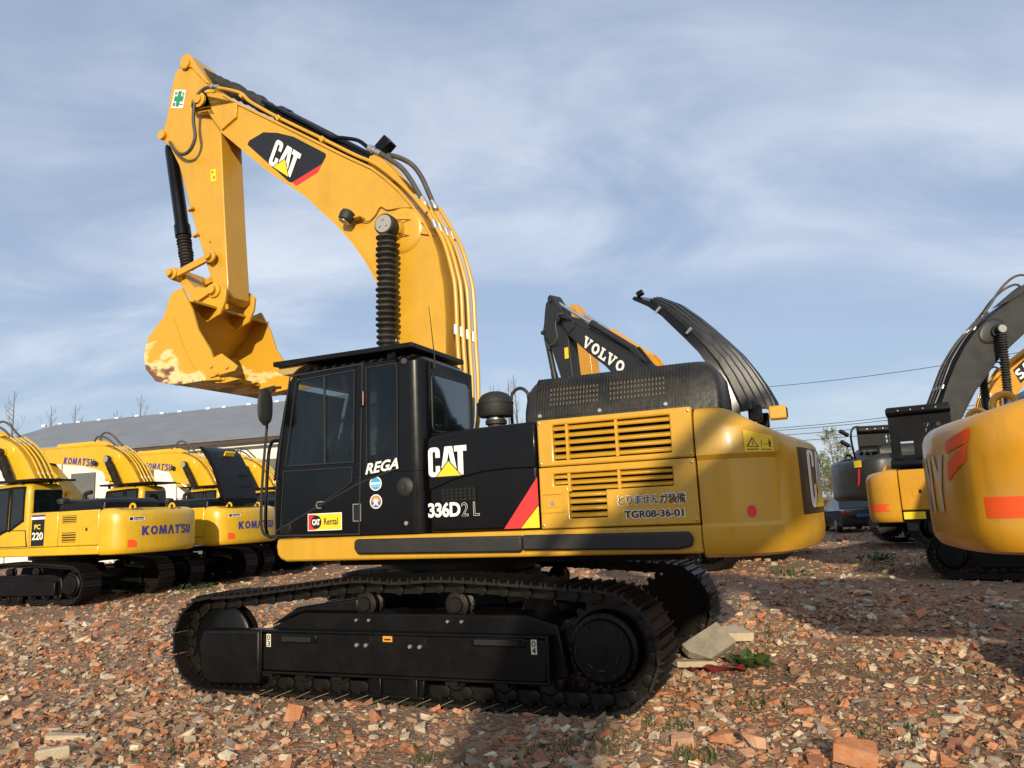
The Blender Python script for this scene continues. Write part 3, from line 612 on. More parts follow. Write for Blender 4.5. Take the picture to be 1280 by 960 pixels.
# ================================================================== the near excavator
TH = R(22.934); EX = (-.6345, 8.592)
def build_main():
    root = empty('crawler_excavator', (EX[0], EX[1], -.025), math.pi - TH)
    tag(root, 'big yellow and black crawler excavator with raised boom filling the middle of the yard', 'excavator')
    build_tracks(root, True); build_undercarriage(root, True)
    # ---- upper frame
    fl = MB().prism([(1.33,1.515),(1.345,1.44),(1.33,1.36),(1.29,1.315),(1.22,1.29),(-2.893,1.29),(-2.893,1.515)], -1.49, 1.49).build('upper_frame', M_yel, root, .022, 3)
    for x0, x1 in ((.37,-1.36),(-1.366,-2.70)):
        MB().prism([(x0,1.40),(x0-.03,1.35),(x1+.03,1.335),(x1,1.35),(x1,1.475),(x0-.02,1.49),(x0,1.46)] if x0 > 0 else [(x0,1.35),(x1,1.325),(x1-.11,1.345),(x1-.13,1.41),(x1-.10,1.465),(x0,1.478)], 1.492, 1.545).build('rubber_bumper', M_rub, fl, .016, 3)
    MB().box(1.0,-2.6,-.9,.9,1.20,1.288).build('frame_underside', M_dark, root)
    MB().box(-.43,-2.885,-1.43,1.40,1.517,2.425).build('engine_bay', M_dark, root)
    MB().box(-.42,-2.895,-1.45,1.395,2.428,2.45).build('engine_deck', M_blk2, root, .008)
    # ---- left side doors
    d1 = MB().prism([(-.43,1.522),(-.43,2.40),(-.50,2.425),(-.76,2.45),(-1.522,2.462),(-1.522,1.522)], 1.402, 1.488).build('service_door', M_blk, root, .03, 4)
    up = MB().prism([(-.435,1.90),(-.70,1.99),(-1.0,2.045),(-1.25,2.055),(-1.517,2.05),(-1.517,2.40),(-.76,2.39),(-.5,2.365),(-.435,2.345)], 1.47, 1.501).build('door_crown', M_blk, d1, .014, 3)
    yd = 1.4895
    logo((-.445,1.506,2.03), (-1,0,0), (0,0,1), .272, d1)
    MB().box(-.55,-.92,yd,yd+.001,1.80,1.925).build('grille_recess', M_dark, d1)
    g = MB()
    for i in range(9): x = -.555 - i*.045; g.box(x, x-.009, yd, yd+.008, 1.80, 1.925)
    for i in range(5): z = 1.80 + i*.03; g.box(-.55,-.92,yd,yd+.006,z-.003,z+.003)
    g.build('grille', M_blk2, d1)
    text('336D', (-.42,yd+.002,1.66), (-1,0,0), (0,0,1), .335, .135, M_white, d1, off=.038, space=.94)
    text('2', (-.765,yd+.004,1.66), (-1,0,0), (0,0,1), .07, .125, M_white, d1, outline=.012); text('L', (-.885,yd+.004,1.66), (-1,0,0), (0,0,1), .062, .125, M_white, d1, outline=.012)
    poly_print([[(1.516,1.97),(1.516,1.735),(1.335,1.535),(1.18,1.535)]], (0,yd+.002,0), (-1,0,0), (0,0,1), 1, M_red, d1, 'red_stripe')
    poly_print([[(1.516,1.725),(1.516,1.535),(1.342,1.535)]], (0,yd+.002,0), (-1,0,0), (0,0,1), 1, M_dyel, d1, 'yellow_wedge')
    up2 = panel(-1.536,-2.885,2.052,2.462,1.40,1.492,[(-1.68,-2.705,2.10,2.41)]).build('engine_door_upper', M_yel, root, .014, 3)
    MB().box(-1.60,-2.80,1.404,1.408,2.06,2.44).build('louver_backing', M_dark, up2)
    louvers(up2, -1.68,-2.705,2.10,2.41,5,M_yel,1,1.492,(-1.81,-2.25))
    lo = panel(-1.536,-2.885,1.522,2.044,1.40,1.498,[(-1.67,-1.80,1.885,1.985),(-1.80,-2.70,1.83,1.985),(-1.80,-2.13,1.60,1.83)]).build('engine_door_lower', M_yel, root, .010, 3)
    MB().box(-1.60,-2.80,1.404,1.408,1.55,2.02).build('louver_backing', M_dark, lo)
    louvers(lo, -1.67,-1.80,1.885,1.985,2,M_yel,1,1.498); louvers(lo, -1.80,-2.70,1.83,1.985,3,M_yel,1,1.498,(-1.81,-2.25)); louvers(lo, -1.80,-2.13,1.60,1.83,4,M_yel,1,1.498)
    lb = edge_strip([(-1.555,1.665),(-1.745,1.665),(-1.745,1.82),(-1.555,1.82)], .016, 'lock_frame', M_yel, lo, 1.495, 1.507); MB().box(-1.59,-1.70,1.499,1.503,1.70,1.785).build('lock_plate', M_yel, lb, .003); MB().lathe([(.018,0),(.018,.012)], (-1.655,1.503,1.74), Y1, 14).build('lock', M_silv, lb)
    for i_, (b, x0, x1, z0, h, of) in enumerate((('とりませんガ装備',-2.23,-2.785,1.692,.082,.03),('TGR08-36-01',-2.275,-2.765,1.585,.062,.035))):
        text(b, (x0+.008,1.4995,z0-.007), (-1,0,0), (0,0,1), abs(x1-x0)+.016, h+.014, M_white, lo, off=of+.03, name='lettering_edge'); text(b, (x0,1.501,z0), (-1,0,0), (0,0,1), abs(x1-x0), h, M_dblk, lo, off=.03 if i_ else .014)
    for x, z, pr_ in ((-1.56,2.08,up2),(-1.56,2.43,up2),(-2.86,2.08,up2),(-2.86,2.43,up2),(-1.56,1.55,lo),(-2.86,1.55,lo),(-2.86,2.01,lo)): MB().lathe([(.011,0),(.011,.006),(.006,.009)], (x, 1.4915 if pr_ is up2 else 1.4975, z), Y1, 8).build('panel_bolt', M_steel, pr_)
    # right side
    MB().box(-.43,-2.885,-1.495,-1.435,1.522,2.46).build('right_side_door', M_yel, root, .02)
    tb = MB().box(1.25,-.40,-1.48,-.62,1.522,2.25).build('tool_box', M_yel, root, .03); MB().box(1.2,.3,-1.44,-.66,2.252,2.27).build('tread_plate', M_blk2, tb)
    # ---- engine guard and open hood
    rings = [[(x,y,z) for x,y in rrect(x0,x1,y0,y1,(r,)*4)] for z,x0,x1,y0,y1,r in ((2.452,-3.12,-1.36,.0,1.36,.06),(2.57,-3.12,-1.36,.0,1.345,.06),(2.745,-3.10,-1.37,.04,1.295,.07),(2.83,-3.05,-1.42,.09,1.255,.09),(2.875,-3.0,-1.47,.13,1.20,.10),(2.89,-2.92,-1.52,.22,1.08,.10))]
    hg = MB().loft(rings).build('engine_guard', M_dust, root, smooth=40)
    rb = MB(); n = 52
    for i in range(n):
        x = -1.47 - i*(1.40/n)
        for a, b in (((1.352,2.50),(1.343,2.57)),((1.343,2.57),(1.293,2.745)),((1.293,2.745),(1.253,2.83)),((1.253,2.83),(1.195,2.877))):
            rb.add([(x,a[0]+.012,a[1]),(x-.013,a[0]+.012,a[1]),(x-.013,b[0]+.012,b[1]),(x,b[0]+.012,b[1]),(x,a[0]-.02,a[1]),(x-.013,a[0]-.02,a[1]),(x-.013,b[0]-.02,b[1]),(x,b[0]-.02,b[1])], [(0,1,2,3),(4,0,3,7),(1,5,6,2)])
    rb.build('guard_corrugation', M_dust, hg, kind='stuff')
    sl = MB()
    for r_, z in enumerate((2.60,2.645,2.69,2.735)):
        for i in range(34):
            if i in (15,16,17): continue
            x = -1.62 - i*.031; y = float(np.interp(z, [2.57,2.745], [1.343,1.293])) + .016; sl.add([(x,y,z),(x-.011,y,z),(x-.011,y-.010,z+.026),(x,y-.010,z+.026)], [(0,1,2,3)])
    sl.build('guard_slots', flat('slot_tan', (.10,.082,.05), .7), hg, kind='stuff', fixn=False)  # small tan quads laid on the guard face for its perforations
    for x in (-1.52,-2.08,-2.66): MB().lathe([(.02,0),(.02,.012),(.012,.018)], (x,1.352,2.515), Y1, 10).build('guard_bolt', M_silv, hg)
    prof = [Vector(p) for p in ((-2.31,3.72),(-2.48,3.685),(-2.66,3.585),(-2.80,3.45),(-2.92,3.32),(-3.04,3.18),(-3.16,3.03),(-3.26,2.86),(-3.33,2.72),(-3.38,2.60),(-3.40,2.52))]
    nrm = []
    for i in range(len(prof)): d_ = (prof[min(i+1,len(prof)-1)] - prof[max(i-1,0)]).normalized(); nrm.append(Vector((d_.y, -d_.x)))
    fade = [.6,.9,1.1,1.2,1.25,1.3,1.45,1.6,1.75,1.8,1.8]
    sect = [(-.35,0),(.20,0),(.36,-.015),(.50,-.05),(.62,-.095),(.70,-.135),(.725,-.19),(.70,-.19),(.685,-.15),(.60,-.115),(.48,-.07),(.34,-.035),(.20,-.022),(-.35,-.022)]
    def lp_(i, y, o): q = prof[i] + nrm[i]*(o*fade[i] + .03); return (q.x, y, q.y)
    lid = MB().loft([[lp_(i, y, o) for y, o in sect] for i in range(len(prof))]).build('open_hood', M_blk, root, smooth=30)
    for y, o in ((-.2,.0),(-.05,.0),(.10,.0),(.24,-.003),(.37,-.018),(.48,-.045),(.57,-.076),(.65,-.11)):
        MB().loft([[lp_(i,y-.028,o-.012),lp_(i,y-.016,o+.030),lp_(i,y+.016,o+.022),lp_(i,y+.028,o-.02)] for i in range(1,len(prof))]).build('hood_rib', M_blk, lid)
    for y in (-.2,.55): MB().box(-3.24,-3.36,y-.04,y+.04,2.38,2.53).build('hood_hinge', M_blk2, lid, .015)
    MB().tube([(-2.95,.62,2.48),(-3.04,.62,2.99)], .012, 6).build('hood_stay', M_silv, lid)
    for x, z in ((-2.56,3.52),(-2.83,3.28)): MB().tube([(x,.74,z),(x+.05,.74,z-.05)], .014, 6).build('hood_latch', M_silv, lid)
    MB().obox((-2.345,.60,3.72),(.07,.06,.05),Matrix.Rotation(.4,3,'Y')).build('hood_hook', M_blk, lid, .01)
    pc = MB(); pc.lathe([(.085,0),(.085,.10),(.11,.11),(.11,.15),(.085,.155),(.085,.18),(.165,.185),(.18,.21),(.182,.31),(.187,.315),(.187,.325),(.18,.33),(.17,.37),(.13,.415),(.07,.44),(.0,.445)], (-.80,.72,2.45), (0,0,1), 32); pcl = pc.build('precleaner', M_rub, root)
    MB().lathe([(.088,0),(.096,.005),(.096,.025),(.088,.03)], (-.80,.72,2.60), (0,0,1), 24).build('clamp_band', M_silv, pcl)
    MB().tube(smoothpath([(-.82,.35,2.5),(-.82,.35,2.84),(-.85,.35,2.93),(-.92,.35,2.965),(-.99,.35,2.93),(-1.02,.35,2.84),(-1.02,.35,2.46)],5), .018, 8).build('breather_pipe', M_rub, root)
    # ---- counterweight
    cw = build_counterweight(root, M_yel, .26, .028); dr = .26
    on_cw(idx_u(UMID-.98), idx_u(UMID+.98), 1.55, 2.17, 'logo_panel', M_dblk, cw, dr, .004, 22)
    logo((UMID-.76, 1.60, .006), (1,0,0), (0,1,0), .54, cw, cw_warp(dr))
    u0, u1 = u_x(-3.27), u_x(-3.475)
    on_cw(idx_u(u0), idx_u(u1), 2.066, 2.275, 'warning_sticker', M_dyel, cw, dr, .003, 6)
    w = cw_warp(dr, .004); uw = u1-u0
    def pr(polys, mat=M_dblk, lift=.001, nm='sticker_mark', ww=w): poly_print(polys, (0,0,0), (1,0,0), (0,1,0), 1, mat, cw, nm, lift, ww)
    tri = lambda k: [(u0+uw*(.27-.20*k), 2.115+.028*(1-k)), (u0+uw*(.27+.20*k), 2.115+.028*(1-k)), (u0+uw*.27, 2.115+.1*k+.028*(1-k))]
    pr([tri(1.0)]); pr([tri(.72)], M_dyel, .002); pr([[(u0+uw*.25,2.135),(u0+uw*.29,2.135),(u0+uw*.28,2.17),(u0+uw*.26,2.17)]], M_dblk, .003)
    pr([[(u0+uw*.84,2.12),(u0+uw*.90,2.12),(u0+uw*.92,2.19),(u0+uw*.82,2.19)],[(u0+uw*.84,2.198),(u0+uw*.90,2.198),(u0+uw*.90,2.218),(u0+uw*.84,2.218)],[(u0+uw*.66,2.15),(u0+uw*.78,2.15),(u0+uw*.78,2.158),(u0+uw*.66,2.158)],[(u0+uw*.56,2.12),(u0+uw*.58,2.12),(u0+uw*.58,2.2),(u0+uw*.56,2.2)],[(u0+uw*.08,2.085),(u0+uw*.46,2.085),(u0+uw*.46,2.095),(u0+uw*.08,2.095)],[(u0+uw*.54,2.085),(u0+uw*.92,2.085),(u0+uw*.92,2.095),(u0+uw*.54,2.095)]])
    ur = u_x(-3.29); poly_print([[(ur+.04*math.cos(a*math.pi/8), 1.60+.048*math.sin(a*math.pi/8)) for a in range(16)]], (0,0,0), (1,0,0), (0,1,0), 1, M_red, cw, 'red_reflector', .003, cw_warp(dr, -.028))
    cb = MB().box(-3.41,-3.56,.30,.47,2.40,2.52).build('camera_housing', M_yel, cw, .012); MB().box(-3.561,-3.566,.32,.45,2.42,2.50).build('lens_plate', M_dark, cb)
    # ---- cab
    rings = []
    for z in (1.525,1.62,1.9,2.10): rings.append([(x, y, z) for x, y in rrect(-.40, cab_front(z), CAB_Y0, CAB_Y1, (.07, .16, .08, .07))])
    cab = MB().loft(rings).build('cab', M_blk, root, smooth=50)
    rings = []
    for z, ins in [(3.10,.017),(3.17,.035),(3.22,.07),(3.25,.13),(3.262,.22)]: rings.append([(x, y, z) for x, y in rrect(-.40+ins, cab_front(min(z,3.17))-ins, CAB_Y0+ins, CAB_Y1-ins, (.07, .16, .08, .07))])
    MB().loft(rings).build('roof', M_blk, cab, smooth=50)
    for y0, y1 in ((1.44,1.4985),(.4215,.46)):
        MB().prism([(1.378,2.104),(1.333,2.41),(1.233,2.9),(1.178,3.1),(1.10,3.19),(1.05,3.12),(1.09,3.08),(1.22,2.24),(1.24,2.104)], y0, y1).build('front_pillar', M_blk, cab, .008)
        MB().prism([(1.239,2.104),(1.217,2.238),(.387,2.228),(.36,2.104)], y0, y1).build('belt_panel', M_blk, cab)
        MB().prism([(.358,2.104),(.384,2.23),(.358,3.135),(.34,3.20),(.235,3.20),(.223,3.145),(.234,2.104)], y0, y1).build('middle_pillar', M_blk, cab)
        MB().prism([(.232,2.104),(-.114,2.222),(-.114,2.104)], y0, y1).build('belt_panel', M_blk, cab)
        MB().prism([(1.052,3.108),(1.05,3.15),(.36,3.18),(.36,3.132)], y0, y1-.004).build('window_header', M_blk, cab); MB().prism([(.226,3.142),(.226,3.19),(-.112,3.19),(-.112,3.148)], y0, y1-.004).build('window_header', M_blk, cab)
    pl = [(-.115,1.4985)] + arc(-.24,1.3385,.16,90,180,8) + [(-.34,1.3385)] + arc(-.24,1.3385,.10,180,90,6) + [(-.115,1.4385)]
    MB().prism(pl, 2.104, 3.16, 'z').build('rear_pillar', M_blk, cab, smooth=50)
    MB().prism([(-.115,.4215),(-.40,.4215),(-.40,.535),(-.34,.535),(-.34,.48),(-.115,.48)], 2.104, 3.16, 'z').build('rear_pillar', M_blk, cab, .01)
    MB().box(-.398,-.345,.537,1.336,2.104,2.486).build('rear_panel', M_blk, cab); MB().box(-.396,-.345,.537,1.336,3.034,3.16).build('rear_panel', M_blk, cab)
    for poly in ([(1.09,3.08),(1.05,3.11),(.36,3.135),(.385,2.23),(1.217,2.24)], [(.225,3.145),(-.11,3.15),(-.115,2.22),(.235,2.104)]): MB().prism(poly, .432, .440).build('far_side_window', M_clear, cab)
    sc_ = paint('seat_cloth', (.03,.032,.038), .9, var=.2); st_ = MB().loft([[(x,y,z) for x,y in rrect(x0,x1,.72,1.18,(.08,)*4)] for z,x0,x1 in ((1.98,.12,.62),(2.02,.08,.66),(2.14,.08,.66),(2.17,.12,.62))]).build('seat', sc_, cab, smooth=60)
    MB().loft([[(x,y,z) for x,y in rrect(x0,x1,y0,y1,(.05,)*4)] for z,x0,x1,y0,y1 in ((2.16,.06,.22,.73,1.17),(2.5,-.02,.13,.72,1.18),(2.72,-.06,.08,.76,1.14),(2.76,-.06,.06,.80,1.10))]).build('seat_back', sc_, st_, smooth=60)
    MB().loft([[(x,y,z) for x,y in rrect(x0,x1,.83,1.07,(.04,)*4)] for z,x0,x1 in ((2.78,-.08,.04),(2.82,-.10,.05),(2.98,-.11,.04),(3.0,-.09,.02))]).build('headrest', paint('cover_blue', (.02,.10,.19), .85), st_, smooth=60)
    for y in (.62,1.26):
        MB().box(.25,.72,y-.05,y+.05,2.2,2.30).build('armrest', M_rub, st_, .02); MB().tube([(.68,y,2.3),(.70,y,2.42),(.69,y,2.5)], [.012,.012,.03], 8).build('joystick', M_rub, st_)
    MB().box(1.02,1.20,.55,.72,2.15,2.55).build('monitor', M_rub, cab, .02); MB().box(-.30,-.05,.55,1.3,2.106,2.35).build('rear_shelf', M_rub, cab, .02)
    for y in (.9,1.05): MB().tube([(.95,y,2.1),(1.0,y,2.45),(.96,y,2.6)], .015, 6).build('travel_lever', M_rub, cab)
    dw = side_pane([(1.085,3.085),(1.05,3.11),(.36,3.135),(.385,2.23),(1.215,2.24)], 'door_window', M_clear, cab)
    edge_strip([(1.085,3.085),(1.05,3.11),(.36,3.135),(.385,2.23),(1.215,2.24)], .009, 'window_seal', M_rub, dw, 1.5, 1.511)
    MB().box(.735,.715,1.5,1.512,2.24,3.11).build('window_slider', M_rub, dw)
    lw = side_pane([(1.235,2.19),(.40,2.18),(.41,2.04),(.5,1.98),(1.20,1.64),(1.27,1.66)], 'lower_door_window', M_clear, cab); edge_strip([(1.235,2.19),(.40,2.18),(.41,2.04),(.5,1.98),(1.20,1.64),(1.27,1.66)], .008, 'window_seal', M_rub, lw, 1.5, 1.51)
    rw = side_pane([(.225,3.145),(-.11,3.15),(-.13,3.12),(-.115,2.22),(.235,2.10)], 'rear_side_window', M_clear, cab); edge_strip([(.225,3.145),(-.11,3.15),(-.13,3.12),(-.115,2.22),(.235,2.10)], .008, 'window_seal', M_rub, rw, 1.5, 1.511)
    edge_strip([(1.16,3.165),(.27,3.19),(.335,1.535),(1.335,1.55),(1.345,1.9),(1.29,2.41)], .014, 'door_seam', flat('seam_grey', (.022,.022,.022), .3), cab, 1.498, 1.506)
    edge_strip([(1.32,1.60),(.34,2.015),(-.08,2.13)], .016, 'trim_line', flat('seam_grey2', (.016,.016,.016), .3), cab, 1.498, 1.507, False)
    bw = MB().prism([(y,z) for y,z in rrect(.54,1.32,2.49,3.03,(.05,)*4)], -.406, -.392, 'x').build('rear_window', M_glass2, cab)
    sb = MB(); pts = rrect(.53,1.33,2.48,3.04,(.06,)*4); sb.tube([(-.405,y,z) for y,z in pts+pts[:1]], .010, 6, False); sb.build('window_seal', M_rub, bw)
    wsd = MB(); zs = [1.66,1.9,2.11,2.41,2.7,2.9,3.05]
    for z in zs: wsd.v += [(cab_front(z)+.005,.50,z),(cab_front(z)+.005,1.40,z)]
    wsd.f = [(2*i,2*i+1,2*i+3,2*i+2) for i in range(len(zs)-1)]; wsd.build('windscreen', M_clear, cab)
    gd = MB(); z0, z1 = 3.288, 3.338
    gd.box(1.38,-.30,1.45,1.51,z0,z1).box(1.38,-.30,.40,.46,z0,z1).box(1.38,1.32,.4605,1.4495,z0,z1).box(-.24,-.30,.4605,1.4495,z0,z1)
    gr = gd.build('roof_guard', M_blk2, cab, .006)
    for i in range(14): MB().obox((1.26-i*.115,.955,3.305),(.075,.985,.012),Matrix.Rotation(R(28),3,'Y')).build('guard_slat', M_blk2, gr)
    for x in (1.0,.0): 
        for y in (.6,1.4): MB().box(x-.03,x+.03,y-.03,y+.03,3.2,3.287).build('guard_foot', M_blk2, gr)
    MB().prism([(1.38,3.245),(1.36,3.285),(.98,3.286),(1.03,3.27),(1.10,3.255),(1.18,3.20),(1.30,3.20)], .55, 1.44).build('sun_visor', M_beige, cab, .01)
    MB().lathe([(.092,0),(.090,.02),(.07,.035),(.03,.04),(.028,.05),(.0,.05)], (-.19,1.495,1.955), Y1, 28).build('round_cap', M_rub, cab)
    hb = MB().box(.30,.245,1.5,1.52,2.76,2.92).build('door_hinge', M_blk2, cab, .006); MB().box(.262,.250,1.52,1.526,2.77,2.91).build('hinge_pin', flat('hinge_copper', (.35,.16,.13), .4), hb)
    MB().tube([(.74,1.5,1.86),(.74,1.525,1.86),(.80,1.53,1.86),(.815,1.53,1.83),(.80,1.53,1.80),(.76,1.52,1.80)], .007, 6).build('door_handle', M_silv, cab)
    lt = edge_strip([(.40,1.66),(.315,1.66),(.315,1.82),(.40,1.82)], .008, 'latch_frame', M_silv, cab, 1.5, 1.505); MB().box(.39,.325,1.5,1.504,1.67,1.81).build('latch_plate', M_dark, lt)
    vt = MB().box(1.29,1.15,1.49,1.506,1.555,1.66).build('cab_vent', M_blk2, cab, .01)
    for k in range(4): MB().box(1.27-k*.03,1.255-k*.03,1.507,1.512,1.57,1.645).build('vent_slat', M_dark, vt)
    MB().lathe([(.035,0),(.03,.02),(.0,.022)], (-.20,1.488,3.16), (-.3,1,0), 14).build('work_lamp_plug', M_rub, cab); MB().lathe([(.02,0),(.02,.01)], (-.19,1.5,1.62), Y1, 12).build('key_lock', M_silv, cab)
    an = MB().tube([(-.41,1.28,3.10),(-.42,1.28,3.2),(-.40,1.33,3.72)], [.012,.006,.003], 6).build('antenna', M_rub, cab)
    text('REGA', (.25,1.513,2.095), (-.36,0,.035), (0,0,1), .375, .105, M_white, cab, off=.03, shear=.3, space=1.02)
    for z, c1, c2 in ((2.005,M_cyan,flat('decal_pale', (.45,.62,.78))),(1.835,flat('decal_purple',(.10,.09,.30)),flat('decal_gold',(.62,.30,.05)))):
        disc = lambda r, l, m, nm, sy=1: poly_print([[(.14*-1+r*math.cos(a*math.pi/12), z+r*math.sin(a*math.pi/12)) for a in (range(24) if sy==1 else range(0,13))]], (0,1.502,0), (-1,0,0), (0,0,1), 1, m, cab, nm, l)
        disc(.068,.001,M_white,'round_sticker'); disc(.058,.002,c1,'round_sticker_disc'); 
        if z > 1.9: poly_print([[(-.19,z-.008),(-.09,z-.008),(-.092,z+.012),(-.188,z+.012)]], (0,1.5045,0), (-1,0,0), (0,0,1), 1, M_white, cab, 'sticker_band'); poly_print([[(-.178,z-.03),(-.162,z-.03),(-.162,z-.018),(-.178,z-.018)],[(-.148,z-.03),(-.132,z-.03),(-.132,z-.018),(-.148,z-.018)],[(-.118,z-.03),(-.102,z-.03),(-.102,z-.018),(-.118,z-.018)]], (0,1.5045,0), (-1,0,0), (0,0,1), 1, c2, cab, 'sticker_mark')
        else:
            disc(.050,.0028,c2,'sticker_halo',2); disc(.024,.0036,M_white,'sticker_mark')
            poly_print([[(-.175,z-.035),(-.14,z-.005),(-.105,z-.035),(-.12,z-.042),(-.14,z-.022),(-.16,z-.042)]], (0,1.5055,0), (-1,0,0), (0,0,1), 1, M_white, cab, 'sticker_mark')
    MB().box(.94,.535,1.5,1.5025,1.583,1.75).build('rental_sticker_edge', M_white, cab); rs = MB().box(.932,.543,1.5028,1.5036,1.591,1.742).build('rental_sticker', M_dyel, cab)
    MB().box(.931,.845,1.5038,1.5044,1.592,1.741).build('sticker_red_field', M_red, rs)
    poly_print([[(-.838+.064*math.cos(a*math.pi/12), 1.666+.066*math.sin(a*math.pi/12)) for a in range(24)]], (0,1.505,0), (-1,0,0), (0,0,1), 1, M_dblk, rs, 'sticker_circle')
    text('CAT', (.885,1.507,1.637), (-1,0,0), (0,0,1), .095, .058, M_white, rs, off=.05, space=.9); text('Rental', (.745,1.5045,1.635), (-1,0,0), (0,0,1), .165, .066, M_dblk, rs, off=.02)
    mp = MB().tube(smoothpath([(1.36,1.50,1.54),(1.43,1.60,1.62),(1.41,1.62,2.1),(1.36,1.62,2.62),(1.34,1.60,3.0),(1.28,1.5,3.06)],5), .014, 8).build('mirror_arm', M_rub, cab)
    mi = MB(); rr = []
    for t in np.linspace(-1,1,9): 
        k = math.sqrt(max(.06, 1-abs(t)**3.2)); rr.append([(1.32+.035*k*math.cos(a), 1.69+.105*k*math.sin(a), 2.84+.19*t) for a in np.linspace(0,2*math.pi,16,endpoint=False)])
    mi.loft(rr).build('mirror', M_rub, mp)
    hr = MB().tube(smoothpath([(1.42,1.42,1.54),(1.50,1.46,1.62),(1.48,1.46,2.3),(1.44,1.45,2.5),(1.36,1.42,2.52)],4), .018, 8).build('grab_rail', M_blk, cab)
    # ---- boom and arm
    P = build_front(root, M_yel, M_yel, M_bucket, detail=True, wrap=True); boom, stick = P['boom'], P['stick']
    poly_print([[(-2.87,6.69),(-2.84,6.74),(-2.60,6.80),(-2.36,6.73),(-2.10,6.61),(-1.60,6.26),(-1.59,6.22),(-1.655,6.125),(-2.13,5.985),(-2.18,6.01)]], (0,.304,0), (-1,0,0), (0,0,1), 1, M_dblk, boom, 'boom_sign')
    poly_print([[(-1.655,6.125),(-2.12,5.985),(-2.06,5.925),(-1.72,6.03)]], (0,.304,0), (-1,0,0), (0,0,1), 1, M_red, boom, 'red_stripe')
    logo((2.515,.308,6.335), (-.786,0,-.618), (-.42,0,.907), .345, boom)
    lp = MB(); lp.lathe([(.05,0),(.085,.02),(.095,.06),(.085,.13),(.06,.15)], (1.17,.41,5.36), (.35,.25,-.9), 16); lamp = lp.build('work_lamp', M_rub, boom); MB().box(1.17,1.02,.30,.42,5.26,5.275).build('lamp_bracket', M_yel, lamp)
    MB().lathe([(.07,0),(.07,.004)], (1.223,.447,5.223), (.35,.25,-.9), 16).build('lamp_lens', M_silv, lamp)
    for pth in ([(1.06,.38,5.27),(.97,.33,5.215),(.87,.315,5.27),(.79,.315,5.365),(.70,.315,5.31),(.58,.315,5.30),(.48,.315,5.29),(.28,.315,5.25)],[(.52,.5,5.08),(.40,.34,5.12),(.23,.315,5.05),(.11,.315,4.94),(.0,.315,4.77)],[(.55,.5,4.98),(.42,.34,4.93),(.28,.315,4.93),(.05,.315,4.86)]):
        MB().tube(smoothpath(pth,4), .007, 6).build('wire', flat('wire_brown', (.16,.06,.012), .6), boom)
    MB().tube(smoothpath([(3.42,.36,7.65),(3.59,.36,7.68),(3.74,.37,7.56),(3.77,.38,7.26),(3.73,.38,6.98),(3.84,.36,6.82),(4.03,.32,6.82),(4.22,.27,6.95),(4.37,.22,7.12),(4.42,.16,7.16)],5), .024, 10).build('arm_hose', M_hose, stick)
    MB().lathe([(.036,0),(.036,.05),(.03,.055),(.03,.12)], (3.48,.36,7.67), (-.95,-.2,-.12), 10).build('hose_fitting', M_silv, boom)
    MB().tube(smoothpath([(3.40,.34,7.65),(3.2,.30,7.58),(3.03,.26,7.50),(2.9,.25,7.36),(2.72,.25,7.22),(2.39,.24,6.98),(1.68,.24,6.50),(1.2,.24,6.17),(.9,.24,5.98),(.6,.24,5.70),(.38,.24,5.45),(.2,.24,5.2)],4), .024, 8).build('arm_pipe', M_yel, boom)
    MB().tube(smoothpath([(2.75,.15,7.36),(2.40,.16,7.12),(2.0,.16,6.84),(1.62,.16,6.56),(1.45,.16,6.50),(1.2,.16,6.40),(1.05,.16,6.26)],4), .026, 8).build('cylinder_pipe', M_blk, boom)
    for x, z in ((2.39,6.97),(1.68,6.49),(3.02,7.47)): MB().obox((x,.24,z),(.07,.08,.07),Matrix.Rotation(R(38),3,'Y')).build('pipe_clip', M_yel, boom, .01)
    for y0, sh in ((.17,0),(-.08,.05)):
        h = MB().tube(smoothpath([(.94,y0,6.20+sh),(.76,y0,6.05+sh*2.4),(.57,y0,5.88+sh*3),(.44,y0,5.69+sh*3),(.34,y0,5.50+sh*2),(.27,y0,5.37+sh)],5), .032, 10).build('boom_hose', M_hose, boom)
        MB().lathe([(.03,0),(.042,.02),(.042,.06),(.034,.065),(.034,.14)], (.24,y0,5.31+sh), (.42,0,.9), 10).build('hose_fitting', M_silv, h); MB().lathe([(.05,0),(.05,.07),(.036,.075),(.036,.2)], (1.03,y0,6.25+sh), (-.8,0,-.55), 10).build('hose_fitting', M_silv, h)
    MB().obox((.92,-.03,6.34),(.20,.16,.15),Matrix.Rotation(R(38),3,'Y')).build('valve_block', M_blk, boom, .012)
    poly_print([[(-4.33,7.95),(-4.11,7.885),(-4.165,7.615),(-4.40,7.68)]], (0,.203,0), (-1,0,0), (0,0,1), 1, M_white, stick, 'safety_sign')
    g0 = (4.40,.205,7.68); rx, ux = Vector((-.235,0,-.065)), Vector((-.07,0,.27))
    def sg(a, b, c, d): return [(a,c),(b,c),(b,d),(a,d)]
    poly_print([[(x*.244,y*.279) for x,y in q] for q in (sg(.36,.64,.08,.92), sg(.12,.36,.36,.64), sg(.64,.88,.36,.64))], g0, rx, ux, 1, M_grn, stick, 'green_cross', .001)
    for ch, a, b in (('安',.08,.68),('全',.68,.68),('第',.08,.08),('一',.68,.18)): text(ch, Vector(g0) + rx*a + ux*b + Vector((0,.002,0)), rx, ux, .06, .06 if ch != '一' else .012, M_dblk, stick)
